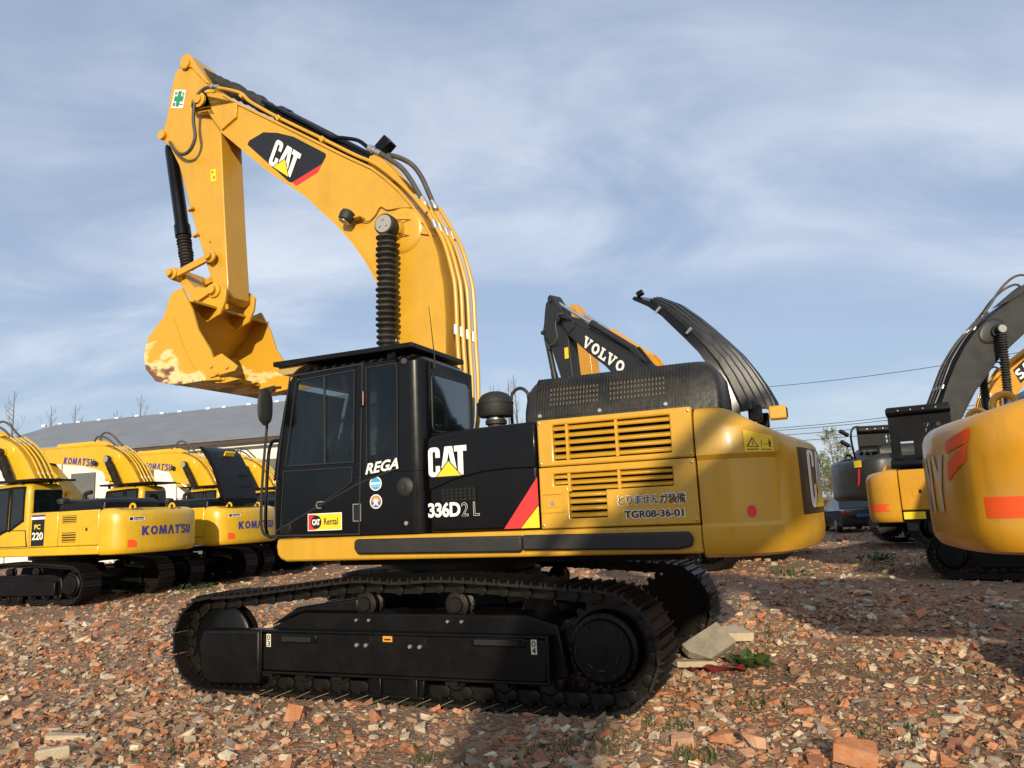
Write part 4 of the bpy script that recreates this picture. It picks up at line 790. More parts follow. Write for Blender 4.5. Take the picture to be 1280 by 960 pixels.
    poly_print([[(-3.62,6.545),(-3.52,6.54),(-3.50,6.355),(-3.605,6.36)]], (0,.203,0), (-1,0,0), (0,0,1), 1, M_dyel, stick, 'yellow_sticker'); poly_print([[(-3.595,6.49),(-3.565,6.49),(-3.565,6.51),(-3.595,6.51)],[(-3.56,6.40),(-3.535,6.40),(-3.535,6.43),(-3.56,6.43)]], (0,.205,0), (-1,0,0), (0,0,1), 1, M_dblk, stick, 'sticker_mark')
    for x, z in ((3.93,6.02),(3.83,5.62)): MB().obox((x,.23,z),(.09,.06,.03),Matrix.Rotation(R(15),3,'Y')).build('hose_clip', M_yel, stick)
    MB().obox((3.62,.21,5.52),(.10,.02,.02),Matrix.Rotation(R(-45),3,'Y')).build('weld_lug', M_yel, stick)
    return root
build_main()

# ================================================================== the other machines
def generic(name, loc, rz, sc, body, cwm, frontm, cabm, hoodm, pose, label, cat='excavator', group=None, boots=False, drop=.12, lid=None, cw_inset=0., stickm=None, bucket=True, frame_only=False, boom_cyl=True, eye=False, fs=1., fdx=0., framem=None, loops=True):
    root = empty(name, loc, rz, sc); tag(root, label, cat, group)
    build_tracks(root, False); build_undercarriage(root, False)
    MB().prism([(1.33,1.515),(1.345,1.44),(1.29,1.315),(1.22,1.29),(-2.893,1.29),(-2.893,1.515)], -1.49, 1.49).build('upper_frame', framem or body, root, .03)
    MB().box(-.43,-2.885,-1.40,1.40,1.517,2.40).build('engine_bay', M_dark, root)
    MB().box(-.42,-2.895,-1.44,1.44,2.428,2.46).build('engine_deck', hoodm, root, .01)
    for s in (1,-1):
        for x0, x1, nm in ((-.44,-1.46,'pump_door'),(-1.475,-2.885,'radiator_door')):
            d = MB().box(x0,x1,s*1.402,s*1.492,1.522,2.44).build(nm, body, root, .03, 3)
            for z0, z1 in ((2.12,2.32),(1.62,1.88)):
                if nm == 'radiator_door': MB().box(-1.62,-2.10,s*1.4925,s*1.4935,z0,z1).build('louver_recess', M_dark, d); louvers(d, -1.62,-2.10,z0,z1,4,body,s,1.525)
            if nm == 'radiator_door': lf = edge_strip([(-2.32,1.86),(-2.62,1.86),(-2.62,2.02),(-2.32,2.02)], .02, 'lock_frame', body, d, s*1.49, s*1.503); MB().box(-2.44,-2.50,s*1.493,s*1.499,1.90,1.98).build('lock_plate', M_dark, lf)
    MB().box(1.25,-.40,-1.48,-.50,1.522,2.25).build('tool_box', body, root, .03)
    rings = [[(x,y,z) for x,y in rrect(x0,x1,y0,y1,(r,)*4)] for z,x0,x1,y0,y1,r in ((2.462,-2.85,-1.2,-.6,1.30,.08),(2.62,-2.85,-1.2,-.6,1.28,.08),(2.70,-2.78,-1.25,-.55,1.2,.1),(2.74,-2.70,-1.32,-.5,1.1,.1))]
    hd = MB().loft(rings).build('engine_hood', hoodm, root)
    for i in range(14): MB().box(-1.35-i*.1,-1.41-i*.1,1.282,1.292,2.55,2.61).build('hood_slot', M_dark, hd)
    for x in (-2.93,): 
        for y in (.7,-.7): MB().tube([(x-.25+.09*math.cos(a),y,2.46+.10*math.sin(a)) for a in np.linspace(-.2,math.pi+.2,9)], .03, 8).build('lifting_eye', cwm, root)
    pc = MB(); pc.lathe([(.07,0),(.07,.2),(.15,.21),(.15,.25),(.17,.26),(.17,.33),(.10,.36),(0,.37)], (-.85,.85,2.46), (0,0,1), 18).build('precleaner', M_rub, root)
    MB().tube(smoothpath([(-1.0,.3,2.4),(-1.0,.3,2.85),(-1.08,.3,2.95),(-1.25,.3,2.97)],4), .06, 10).build('exhaust_pipe', M_rub, root)
    cw = build_counterweight(root, cwm, drop, cw_inset)
    cab = build_cab(root, cabm, .12)
    for poly, nm in (([(1.085,3.085),(1.05,3.11),(.36,3.135),(.385,2.0),(1.25,1.75)],'door_window'),([(.27,3.145),(-.20,3.145),(-.20,2.25),(.29,2.0)],'rear_side_window')):
        w = side_pane(poly, nm, M_glass, cab); edge_strip(poly, .07, 'window_surround', M_blk2, w, 1.5, 1.51)
        MB().prism(poly, CAB_Y0-.006, CAB_Y0+.01).build(nm, M_glass, cab)
    edge_strip([(1.30,1.62),(.34,2.0),(-.30,1.98),(-.36,1.56),(1.30,1.56)], .02, 'door_seam', M_dark, cab, 1.499, 1.506)
    MB().prism([(y,z) for y,z in rrect(.52,1.38,2.30,3.08,(.05,)*4)], -.408, -.392, 'x').build('rear_window', M_glass, cab)
    wsd = MB(); zs = [1.62,1.9,2.11,2.41,2.7,2.9,3.05]
    for z in zs: wsd.v += [(cab_front(z)+.005,.48,z),(cab_front(z)+.005,1.44,z)]
    wsd.f = [(2*i,2*i+1,2*i+3,2*i+2) for i in range(len(zs)-1)]; wsd.build('windscreen', M_glass, cab)
    rg = MB().box(1.40,-.75,.38,1.54,3.31,3.37).build('roof_guard', M_blk2, cab, .02)
    for x in (1.1,.0):
        for y in (.55,1.40): MB().box(x-.03,x+.03,y-.03,y+.03,3.22,3.308).build('guard_foot', M_blk2, rg)
    ma = MB().tube([(1.30,1.50,2.9),(1.42,1.70,2.95),(1.42,1.70,2.5)], .016, 6).build('mirror_arm', M_rub, cab); MB().obox((1.42,1.72,2.7),(.06,.2,.36),Matrix.Identity(3)).build('mirror', M_rub, ma, .03)
    P = build_front(root, frontm, stickm or frontm, bucket or frontm, pose, boots=boots, cylmat=frontm if frontm not in (M_gry,) else M_gry, rodmat=M_silv, with_bucket=bool(bucket), boom_cyl=boom_cyl, fs=fs, fdx=fdx, loops=loops)
    h = hood_lid(root, M_blk2 if lid is True else lid, -.6, .95, 5) if lid else None
    return root, cw, cab, P, h

# --- yellow machines parked in a row on the left
KROT = math.pi - R(19)
KF, KL = Vector((-math.cos(R(19)), math.sin(R(19)), 0)), Vector((-math.sin(R(19)), -math.cos(R(19)), 0))
KS = .86
def kroot(c): return c + KF*(3.3*KS) - KL*(1.4*KS)
KC = [Vector((-9.0,17.0,0)), Vector((-8.05,20.4,0)), Vector((-7.25,23.9,0)), Vector((-6.35,27.4,0))]
KG = 'yellow excavators parked in a row beside the warehouse'
KLAB = ['yellow excavator at the left edge of the photo, nearest of the row by the warehouse',
        'yellow excavator with its black rear hood standing open, second of the row by the warehouse',
        'third yellow excavator of the warehouse row, mostly behind the open black hood',
        'farthest yellow excavator of the warehouse row, only its boom showing beside the black cab']
def kdecals(cw, cab, P, drop, root):
    w = cw_warp(drop); word("KOMAT'SU", (UMID-.86,1.72,.006), (1,0,0), (0,1,0), 1.74, .24, M_blue, cw, w)
    poly_print([[(UMID-1.22,1.42),(UMID-.98,1.42),(UMID-.98,1.56),(UMID-1.05,1.62),(UMID-1.22,1.63)]], (0,0,0), (1,0,0), (0,1,0), 1, M_ora, cw, 'reflector', .004, w)
    ulab = UMID-1.2
    poly_print([[(ulab,2.12),(ulab+.42,2.12),(ulab+.42,2.24),(ulab,2.24)]], (0,0,0), (1,0,0), (0,1,0), 1, M_white, cw, 'rental_plate', .004, w)
    poly_print([[(ulab+.012,2.132),(ulab+.10,2.132),(ulab+.10,2.228),(ulab+.012,2.228)]], (0,0,0), (1,0,0), (0,1,0), 1, M_dblk, cw, 'rental_plate_mark', .006, w)
    text('RENTAL', (ulab+.12,2.135,.007), (1,0,0), (0,1,0), .27, .045, M_dblk, cw, off=.04, warp=w); poly_print([[(ulab+.12,2.19),(ulab+.39,2.19),(ulab+.39,2.228),(ulab+.12,2.228)]], (0,0,0), (1,0,0), (0,1,0), 1, M_dblk, cw, 'rental_plate_bar', .006, w)
    A = P['A']; o = A @ Vector((2.52,.305,6.24)); d = A.to_3x3() @ Vector((-.77,0,-.635)); u = A.to_3x3() @ Vector((-.635,0,.77))
    word("KOMAT'SU", o, d, u, 1.45, .27, M_blue, P['boom'], None, .1)
    pd = [c for c in root.children if c.name.startswith('pump_door')][0]
    MB().box(-.52,-.98,1.493,1.496,1.56,2.36).build('model_panel', M_dblk, pd)
    text('PC', (-.62,1.4985,2.0), (-1,0,0), (0,0,1), .22, .13, M_dyel, pd, off=.03); text('220', (-.55,1.4985,1.72), (-1,0,0), (0,0,1), .40, .2, M_white, pd, off=.03)
    for z in (2.26,2.34): MB().box(-.50,-1.0,1.497,1.4985,z,z+.045).build('stripe', M_blue if z > 2.3 else M_white, pd)
    for z in (2.31,): MB().box(-.50,-1.0,1.497,1.4985,z,z+.02).build('stripe', M_white, pd)
def komatsu():
    r, cw, cab, P, h = generic('yellow_excavator', kroot(KC[0]), KROT, KS, M_yel2, M_yel2, M_yel2, M_yel2, M_blk2, (R(33), R(12), 0), KLAB[0], group=KG, boots=True, drop=.08, bucket=M_yel2)
    kdecals(cw, cab, P, .08, r); bpy.context.view_layer.update(); rs = [r]
    for i in (1,2,3):
        c = copy_tree(r); c.location = kroot(KC[i]); c['label'] = KLAB[i]; rs.append(c)
    lid = hood_lid(rs[1], M_blk2, -.75, .85, 0)
    lid.scale = (1.0, 1.0, 1.6); lid.location = (.25, 0, 2.5*(1-1.6))
    for k in range(7): MB().obox((-2.745,-.30+k*.07,3.56),(.03,.045,.15),Matrix.Rotation(R(-44),3,'Y')).build('caution_mark', M_dyel, lid)
    for z, x in ((3.08,-3.12),(2.85,-3.25)):
        for k in range(6): MB().obox((x,-.55+k*.09,z),(.02,.06,.10),Matrix.Rotation(R(-30),3,'Y')).build('hood_slot', M_dark, lid)
    return rs
komatsu()

# --- charcoal and yellow machines behind the near excavator (same heading)
def volvo():
    TV = R(48); pin = Vector((1.80, 23.5, 0)); F = Vector((-math.cos(TV), math.sin(TV), 0)); c = pin - F*3.70
    r, cw, cab, P, h = generic('charcoal_excavator', (c.x, c.y, 0), math.pi-TV, 1.0, M_yel3, M_gry, M_gry, M_gry, M_gry, (0,0,0), 'charcoal boom excavator standing right behind the engine guard of the near machine', boots=False, bucket=M_gry, loops=False)
    o = Vector((2.78,.305,6.50)); word('VOLVO', o, (-.80,0,-.60), (-.60,0,.80), 1.85, .34, M_white, P['boom'])
    poly_print([[(-3.62,6.6),(-3.45,6.6),(-3.45,6.25),(-3.62,6.25)]], (0,.204,0), (-1,0,0), (0,0,1), 1, M_dyel, P['stick'], 'yellow_sticker')
    MB().tube(smoothpath([(3.42,.36,7.65),(3.59,.36,7.68),(3.74,.37,7.56),(3.77,.38,7.26),(3.73,.38,6.98),(3.84,.36,6.82),(4.03,.32,6.78),(4.30,.24,6.8)],5), .024, 8).build('arm_hose', M_hose, P['stick'])
    c2 = Vector((3.12, 27.2, 0)) - F*3.70
    generic('yellow_excavator', (c2.x-.15, c2.y, 0), math.pi-TV, 1.075, M_yel3, M_yel3, M_yel3, M_yel3, M_blk2, (R(-1),0,0), 'yellow excavator standing behind the charcoal boom, only its arm tip and boom edge showing', bucket=M_yel3, boots=True, loops=False)
volvo()

# --- the row on the right, tails towards the near machine
def upright_lid(root, x0, x1, y, z1, holes, lips=True):
    m = panel(x0, x1, 2.56, z1, y-.05, y, holes).build('open_hood', M_blk2, root)
    MB().prism([(y-.04,2.47),(y-.20,2.50),(y-.24,2.57),(y-.20,2.68),(y-.052,2.74)], x0+.03, x1-.03, 'x').build('hood_lip', M_blk2, m, .03, 3); MB().prism([(y-.052,z1-.02),(y-.16,z1-.04),(y-.17,z1-.16),(y-.13,z1-.2),(y-.052,z1-.24)], x0+.02, x1-.02, 'x').build('hood_lip', M_blk2, m, .03, 3)
    for x in np.linspace(x0, x1, 6)[1:-1]: MB().lathe([(.018,0),(.018,.03)], (x, y-.175, z1-.10), (0,-1,0), 8).build('bolt', M_silv, m)
    return m
def right_row():
    r, cw, cab, P, h = generic('yellow_excavator', (6.987,5.503,0), R(-23), .943, M_yel3, M_yel3, M_yel3, M_dblk, M_blk2, (R(8),R(10),0), 'yellow excavator cut by the right edge, big rounded tail with red slanted stripes', drop=.10, bucket=M_yel3, boots=True, cw_inset=.012, eye=True)
    w = cw_warp(.10); U = ARCL[-1]
    word('SANY', (UMID-.76,1.58,.006), (1,0,0), (0,1,0), 1.5, .50, M_silv, cw, w)
    def st(u0_, u1_, z0, z1, sk): return [(u0_,z0),(u1_,z0+sk),(u1_+.04,z1+sk),(u0_+.03,z1)]
    poly_print([st(UMID+.83,UMID+1.22,2.08,2.22,.09), st(UMID+.80,UMID+1.16,1.84,1.99,.16)], (0,0,0), (1,0,0), (0,1,0), 1, M_ora, cw, 'red_stripe', .008, w)
    ub = UMID+1.12; on_cw(idx_u(ub), idx_u(U-.03), 1.535, 1.70, 'red_band', M_ora, cw, .10, .003, 10, -.012)
    r, cw, cab, P, h = generic('yellow_excavator', (10.14,14.48,0), R(-34), .848, M_yel3, M_yel3, M_yel3, M_dblk, M_blk2, (R(46),R(26),0), 'yellow excavator with its black engine hood raised upright, beyond the rounded tail at right', drop=.06, bucket=M_yel3, boots=True, framem=M_blk2)
    w = cw_warp(.06); word('SANY', (UMID-.2,2.0,.004), (1,0,0), (0,1,0), 1.1, .26, M_ora, cw, w)
    poly_print([[(U-.80,1.52),(U-.22,1.52),(U-.32,1.605),(U-.22,1.69),(U-.80,1.69)]], (0,0,0), (1,0,0), (0,1,0), 1, M_ora, cw, 'red_band', .010, w)
    MB().box(-2.86,-2.42,-1.494,-1.498,1.33,1.49).build('warning_sticker', M_dyel, r)
    hs = [(-2.55,-2.83,2.80,3.12)] + [(-1.95-.12*i,-2.03-.12*i,z,z+.09) for i in range(3) for z in (3.30,3.43)] + [(-2.00-.13*i,-2.08-.13*i,z,z+.09) for i in range(2) for z in (2.90,3.03)]
    upright_lid(r, -1.72, -3.04, -.75, 3.95, hs)
    r, cw, cab, P, h = generic('charcoal_excavator', (14.35,23.6,0), R(-4), 1.13, M_gry, M_gry, M_gry, M_dblk, M_gry, (R(7),R(0),0), 'charcoal excavator with a dark grey tail and tall dark boom, at the far right', drop=.12, bucket=M_gry, boots=True, fs=Matrix(((1.2,0,.45,0),(0,1.2,0,0),(0,0,1.30,0),(0,0,0,1))), fdx=-1.75)
    w = cw_warp(.12); poly_print([[(UMID+.95,2.16),(UMID+1.22,2.16),(UMID+1.22,2.40),(UMID+.95,2.40)]], (0,0,0), (1,0,0), (0,1,0), 1, M_dyel, cw, 'yellow_sticker', .004, w); poly_print([[(UMID+1.08,2.10),(UMID+1.16,2.10),(UMID+1.10,1.75),(UMID+1.0,1.60)]], (0,0,0), (1,0,0), (0,1,0), 1, M_red, cw, 'red_mark', .004, w)
    upright_lid(r, -2.2, -3.25, -.3, 3.28, [(-2.25-.1*i,-2.31-.1*i,z,z+.08) for i in range(3) for z in (2.80,2.92)])
    lb = MB().tube(smoothpath([(-3.15,.3,2.4),(-3.2,.3,3.0),(-3.12,.3,3.28),(-2.95,.3,3.32)],4), .03, 8).build('lamp_rail', M_rub, r)
    for z in (2.86,3.16): MB().obox((-3.38,.3,z),(.28,.16,.10),Matrix.Rotation(R(35),3,'Y')).build('rail_lamp', M_blk2, lb, .03)
    r, cw, cab, P, h = generic('yellow_excavator', (17.6,28.5,0), R(2), 1.0, M_yel3, M_yel3, M_yel3, M_yel3, M_blk2, (R(2),R(0),0), 'yellow excavator behind the tall dark boom, its lettered boom showing at the right edge', bucket=M_yel3)
    A = P['A']; o, d, u = A @ Vector((1.50,-.304,5.62)), A.to_3x3() @ Vector((.76,0,.65)), A.to_3x3() @ Vector((-.65,0,.76))
    poly_print([[(-.1,-.08),(1.75,-.08),(1.75,.46),(.05,.46)]], o, d, u, 1, M_dblk, P['boom'], 'boom_sign', .001); word('SANY', o + Vector((0,-.003,0)), d, u, 1.55, .38, M_white, P['boom'])
right_row()

# ================================================================== the machine behind the photographer (throws the shade on the tail and the rubble)
generic('yellow_excavator', (-1.35, -8.7, 0), R(2), 1.0, M_yel3, M_yel3, M_yel3, M_yel3, M_blk2, (R(4), R(-62), 0), 'yellow excavator parked behind the photographer, facing right', bucket=M_yel3, boots=True)

# ================================================================== ground
from mathutils import noise as mnoise
def gz(x, y):
    w = max(0., 1 - math.hypot((x - .6) / 5.5, (y - 8.4) / 4.0)); k = 1 - .8 * min(1, w * 2.5)
    return k * (.07 * mnoise.noise((x*.22, y*.22, 1.3)) + .05 * mnoise.noise((x*.7, y*.7, 4.1)) + .022 * mnoise.noise((x*2.1, y*2.1, 7.7)))
def mk_ground_mat():
    m, N, L, P = _new('rubble_earth'); tc = N.new('ShaderNodeTexCoord')
    def noise(s, d=8, r=.6):
        n = N.new('ShaderNodeTexNoise'); n.inputs['Scale'].default_value = s; n.inputs['Detail'].default_value = d; n.inputs['Roughness'].default_value = r; L.new(tc.outputs['Object'], n.inputs['Vector']); return n
    def ramp(src, stops):
        r = N.new('ShaderNodeValToRGB'); L.new(src, r.inputs[0]); e = r.color_ramp.elements
        while len(e) < len(stops): e.new(.5)
        for i, (p, c) in enumerate(stops): e[i].position = p; e[i].color = (*c, 1)
        return r
    big = ramp(noise(.35, 6).outputs[0], [(.3,(.13,.080,.045)),(.5,(.20,.115,.06)),(.62,(.25,.155,.085)),(.75,(.16,.115,.075))])
    v = N.new('ShaderNodeTexVoronoi'); v.inputs['Scale'].default_value = 24; L.new(tc.outputs['Object'], v.inputs['Vector'])
    sp = N.new('ShaderNodeSeparateColor'); L.new(v.outputs['Color'], sp.inputs[0])
    peb = ramp(sp.outputs[0], [(0,(.13,.085,.06)),(.3,(.34,.15,.075)),(.5,(.40,.19,.10)),(.68,(.30,.24,.18)),(.85,(.48,.42,.33)),(1,(.26,.23,.2))])
    v2 = N.new('ShaderNodeTexVoronoi'); v2.inputs['Scale'].default_value = 75; L.new(tc.outputs['Object'], v2.inputs['Vector'])
    sp2 = N.new('ShaderNodeSeparateColor'); L.new(v2.outputs['Color'], sp2.inputs[0])
    grit = ramp(sp2.outputs[1], [(0,(.09,.055,.035)),(.4,(.25,.12,.06)),(.7,(.26,.17,.10)),(1,(.40,.31,.2))])
    mk = N.new('ShaderNodeMapRange'); mk.inputs[1].default_value = .40; mk.inputs[2].default_value = .60; L.new(noise(1.1, 5).outputs[0], mk.inputs[0])
    m1 = N.new('ShaderNodeMix'); m1.data_type = 'RGBA'; m1.inputs[0].default_value = .55; L.new(big.outputs[0], m1.inputs[6]); L.new(grit.outputs[0], m1.inputs[7])
    f = N.new('ShaderNodeMath'); f.operation = 'MULTIPLY'; f.inputs[1].default_value = .6; L.new(mk.outputs[0], f.inputs[0])
    m2 = N.new('ShaderNodeMix'); m2.data_type = 'RGBA'; L.new(f.outputs[0], m2.inputs[0]); L.new(m1.outputs[2], m2.inputs[6]); L.new(peb.outputs[0], m2.inputs[7])
    L.new(m2.outputs[2], P.inputs['Base Color']); P.inputs['Roughness'].default_value = .95
    b = N.new('ShaderNodeBump'); b.inputs['Strength'].default_value = .9; b.inputs['Distance'].default_value = .03; L.new(v.outputs['Distance'], b.inputs['Height']); b.invert = True
    b2 = N.new('ShaderNodeBump'); b2.inputs['Strength'].default_value = .8; b2.inputs['Distance'].default_value = .015; L.new(noise(60, 6, .7).outputs[0], b2.inputs['Height']); L.new(b.outputs[0], b2.inputs['Normal']); L.new(b2.outputs[0], P.inputs['Normal'])
    return m
def build_ground():
    n = 190; sx = lambda t: 300 * math.sinh(4.6*t) / math.sinh(4.6)
    xs = [sx(-1 + 2*i/n) for i in range(n+1)]; ys = [8 + sx(-1 + 2*i/n)*1.3 for i in range(n+1)]
    m = MB(); m.v = [(x, y, gz(x, y) if abs(x) < 60 and abs(y) < 80 else 0) for y in ys for x in xs]
    m.f = [(j*(n+1)+i, j*(n+1)+i+1, (j+1)*(n+1)+i+1, (j+1)*(n+1)+i) for j in range(n) for i in range(n)]
    m.build('ground', mk_ground_mat(), None, kind='structure', smooth=80, fixn=False)
build_ground()

# machine frame of the near excavator, to keep stones out of its tracks
_F = Vector((-math.cos(TH), math.sin(TH))); _L = Vector((-math.sin(TH), -math.cos(TH)))
def in_track(x, y, pad=.0):
    d = Vector((x-EX[0], y-EX[1])); a, b = d.dot(_F), d.dot(_L); return abs(a) < 2.25+pad and .95-pad < abs(b) < 1.64+pad
rs = np.random.RandomState(11)
BRICKS = [(.40,.15,.062),(.47,.185,.075),(.34,.115,.05),(.44,.215,.11),(.27,.095,.045),(.50,.27,.15)]
PALES = [(.52,.43,.30),(.44,.36,.25),(.60,.52,.38),(.36,.29,.21),(.27,.235,.19),(.48,.37,.23)]
EARTH = [(.24,.145,.08),(.31,.20,.115),(.17,.11,.065)]
def stone_mat():
    m, N, L, P = _new('rubble_stone'); a = N.new('ShaderNodeAttribute'); a.attribute_name = 'tone'; tc = N.new('ShaderNodeTexCoord')
    n = N.new('ShaderNodeTexNoise'); n.inputs['Scale'].default_value = 30; n.inputs['Detail'].default_value = 6; L.new(tc.outputs['Object'], n.inputs['Vector'])
    mr = N.new('ShaderNodeMapRange'); mr.inputs[1].default_value = .3; mr.inputs[2].default_value = .7; mr.inputs[3].default_value = .7; mr.inputs[4].default_value = 1.15; L.new(n.outputs[0], mr.inputs[0])
    s = N.new('ShaderNodeVectorMath'); s.operation = 'SCALE'; L.new(a.outputs['Color'], s.inputs[0]); L.new(mr.outputs[0], s.inputs['Scale']); L.new(s.outputs[0], P.inputs['Base Color']); P.inputs['Roughness'].default_value = .92
    return m
def templates():
    T = []
    bq = MB().box(-.5,.5,-.5,.5,-.5,.5)
    bv = np.array(bq.v); bf = np.array([(f[0],f[1],f[2]) for f in bq.f] + [(f[0],f[2],f[3]) for f in bq.f])
    for k in range(14):
        v = bv * np.array([1, rs.uniform(.55,.95), rs.uniform(.35,.75)]); v = v + rs.uniform(-.22,.22,v.shape)*np.array([1,1,.6]); T.append((v, bf))
    for k in range(16):           # angular shards: hulls of a few random points
        bm = bmesh.new(); sc_ = np.array([1, rs.uniform(.5,.9), rs.uniform(.28,.6)])
        for _ in range(10): d = rs.normal(size=3); d /= np.linalg.norm(d); bm.verts.new(d * .55 * rs.uniform(.75,1.1) * sc_)
        h_ = bmesh.ops.convex_hull(bm, input=bm.verts[:]); bmesh.ops.delete(bm, geom=list({g for g in h_['geom_unused']+h_['geom_interior'] if isinstance(g, bmesh.types.BMVert)}), context='VERTS')
        bm.verts.index_update(); T.append((np.array([v.co[:] for v in bm.verts]), np.array([[v.index for v in f.verts] for f in bm.faces]))); bm.free()
    return T
TPL = templates()
def scatter(n, y0, y1, s0, s1, power, name, bias):
    """n stones in the field of view between depths y0 and y1"""
    ys = y0 + (y1-y0) * rs.rand(n*3)**power; xs = (rs.rand(n*3)*2-1) * (ys*.74 + 1.6); keep = []
    dens = [.5 + .5*mnoise.noise((x*.45, y*.45, 9.2)) + .5*mnoise.noise((x*1.3, y*1.3, 2.2)) for x, y in zip(xs, ys)]
    for i in range(len(xs)):
        if len(keep) >= n: break
        if rs.rand() < .10 + 1.15*dens[i] and not in_track(xs[i], ys[i], -.1): keep.append(i)
    V = []; Fc = []; C = []; off = 0
    for i in keep:
        v, f = TPL[rs.randint(len(TPL))]; s = s0 * (s1/s0)**(rs.rand()**2.6)
        a = rs.uniform(0, 2*math.pi); t = rs.normal(0, .30, 2); ca, sa = math.cos(a), math.sin(a)
        Rm = np.array([[ca,-sa,0],[sa,ca,0],[0,0,1]]) @ np.array([[1,0,t[1]],[0,1,t[0]],[-t[1],-t[0],1]])
        x, y = xs[i], ys[i]; z = gz(x, y) + s*rs.uniform(-.02,.20)
        V.append((v*s*np.array([1,1,.82])) @ Rm.T + np.array([x,y,z])); Fc.append(f + off); off += len(v)
        pm = mnoise.noise((x*.30+5, y*.30, 3.3)); u = rs.rand() + .25*pm
        c = BRICKS[rs.randint(6)] if u < bias else (PALES[rs.randint(6)] if u < bias+.27 else EARTH[rs.randint(3)])
        c = (np.array(c)*.78 + np.array((.30,.19,.115))*.22) * rs.uniform(.84, 1.32); C.append(np.tile(np.append(c, 1), (len(v), 1)))
    V = np.concatenate(V).astype(np.float32); Fc = np.concatenate(Fc).astype(np.int32); C = np.concatenate(C).astype(np.float32)
    me = bpy.data.meshes.new(name); me.vertices.add(len(V)); me.vertices.foreach_set('co', V.ravel()); nf = len(Fc)
    me.loops.add(nf*3); me.loops.foreach_set('vertex_index', Fc.ravel()); me.polygons.add(nf); me.polygons.foreach_set('loop_start', np.arange(nf, dtype=np.int32)*3)
    me.update(calc_edges=True); me.shade_flat(); at = me.color_attributes.new('tone', 'FLOAT_COLOR', 'POINT'); at.data.foreach_set('color', C.ravel()); me.materials.append(M_stone)
    o = bpy.data.objects.new(name, me); col.objects.link(o); return o
M_stone = stone_mat()
tag(scatter(60000, 4.2, 10.5, .009, .088, 1.0, 'brick_rubble', .47), 'small broken brick and mortar pieces covering the near ground', 'rubble', kind='stuff')
tag(scatter(36000, 10.5, 30, .025, .14, 1.35, 'brick_rubble', .48), 'broken brick pieces covering the ground further back', 'rubble', kind='stuff')
tag(scatter(7000, 30, 75, .06, .22, 1.4, 'brick_rubble', .36), 'distant rubble thinning out towards the far wall', 'rubble', kind='stuff')

# ---- larger pieces one could pick up
def var_mat(name, c, bump=.5):
    m = paint(name, c, .9, var=.25, dirt=.5, dirtc=(.36,.30,.23), bump=bump, bscale=30, nscale=9); return m
BM = [var_mat('brick_red_%s' % n, c) for n, c in zip(('deep','bright','dusty','pale'), (BRICKS[0],BRICKS[1],BRICKS[3],BRICKS[5]))]
CM = [var_mat('concrete_%s' % n, c) for n, c in zip(('cream','buff','grey'), (PALES[0],PALES[1],PALES[4]))]
def chunk_mesh(dims, jit, chop, seed, mat, name):
    r = random.Random(seed); bm = bmesh.new(); bmesh.ops.create_cube(bm, size=1); bmesh.ops.scale(bm, vec=dims, verts=bm.verts)
    for k in range(chop):
        nn = Vector((r.uniform(-1,1), r.uniform(-1,1), r.uniform(-.6,.8))).normalized(); d = r.uniform(.30,.46)
        p = Vector([nn[i]*dims[i]*d for i in range(3)])
        g = bmesh.ops.bisect_plane(bm, geom=bm.verts[:]+bm.edges[:]+bm.faces[:], plane_co=p, plane_no=nn, clear_outer=True)
        ed = [e for e in g['geom_cut'] if isinstance(e, bmesh.types.BMEdge)]
        if ed: bmesh.ops.contextual_create(bm, geom=ed)
    bmesh.ops.bevel(bm, geom=bm.edges[:], offset=min(dims)*.07, segments=1, affect='EDGES', clamp_overlap=True)
    bmesh.ops.triangulate(bm, faces=bm.faces[:])
    for v in bm.verts: v.co += Vector([r.uniform(-jit,jit) for _ in range(3)])
    bmesh.ops.recalc_face_normals(bm, faces=bm.faces); me = bpy.data.meshes.new(name); bm.to_mesh(me); bm.free(); me.shade_flat(); me.materials.append(mat); return me
BRK = [chunk_mesh((rnd.uniform(.09,.2), .105, .055), .004, rnd.choice((1,2,2,3)), 100+i, BM[i % 4], 'brick_fragment') for i in range(16)]
CNK = [chunk_mesh((rnd.uniform(.09,.17), rnd.uniform(.07,.12), rnd.uniform(.04,.08)), .006, 3, 200+i, CM[i % 3], 'mortar_chunk') for i in range(12)]
def put(me, name, x, y, sc, label, cat, group, lift=.25, tilt=.35, rz=None):
    o = bpy.data.objects.new(name, me); col.objects.link(o); o.scale = (sc,)*3
    o.rotation_euler = (rnd.gauss(0,tilt), rnd.gauss(0,tilt), rnd.uniform(0,6.28) if rz is None else rz); h = max(v.co.z for v in me.vertices)
    o.location = (x, y, gz(x,y) + h*sc*lift); return tag(o, label, cat, group)
cnt = 0
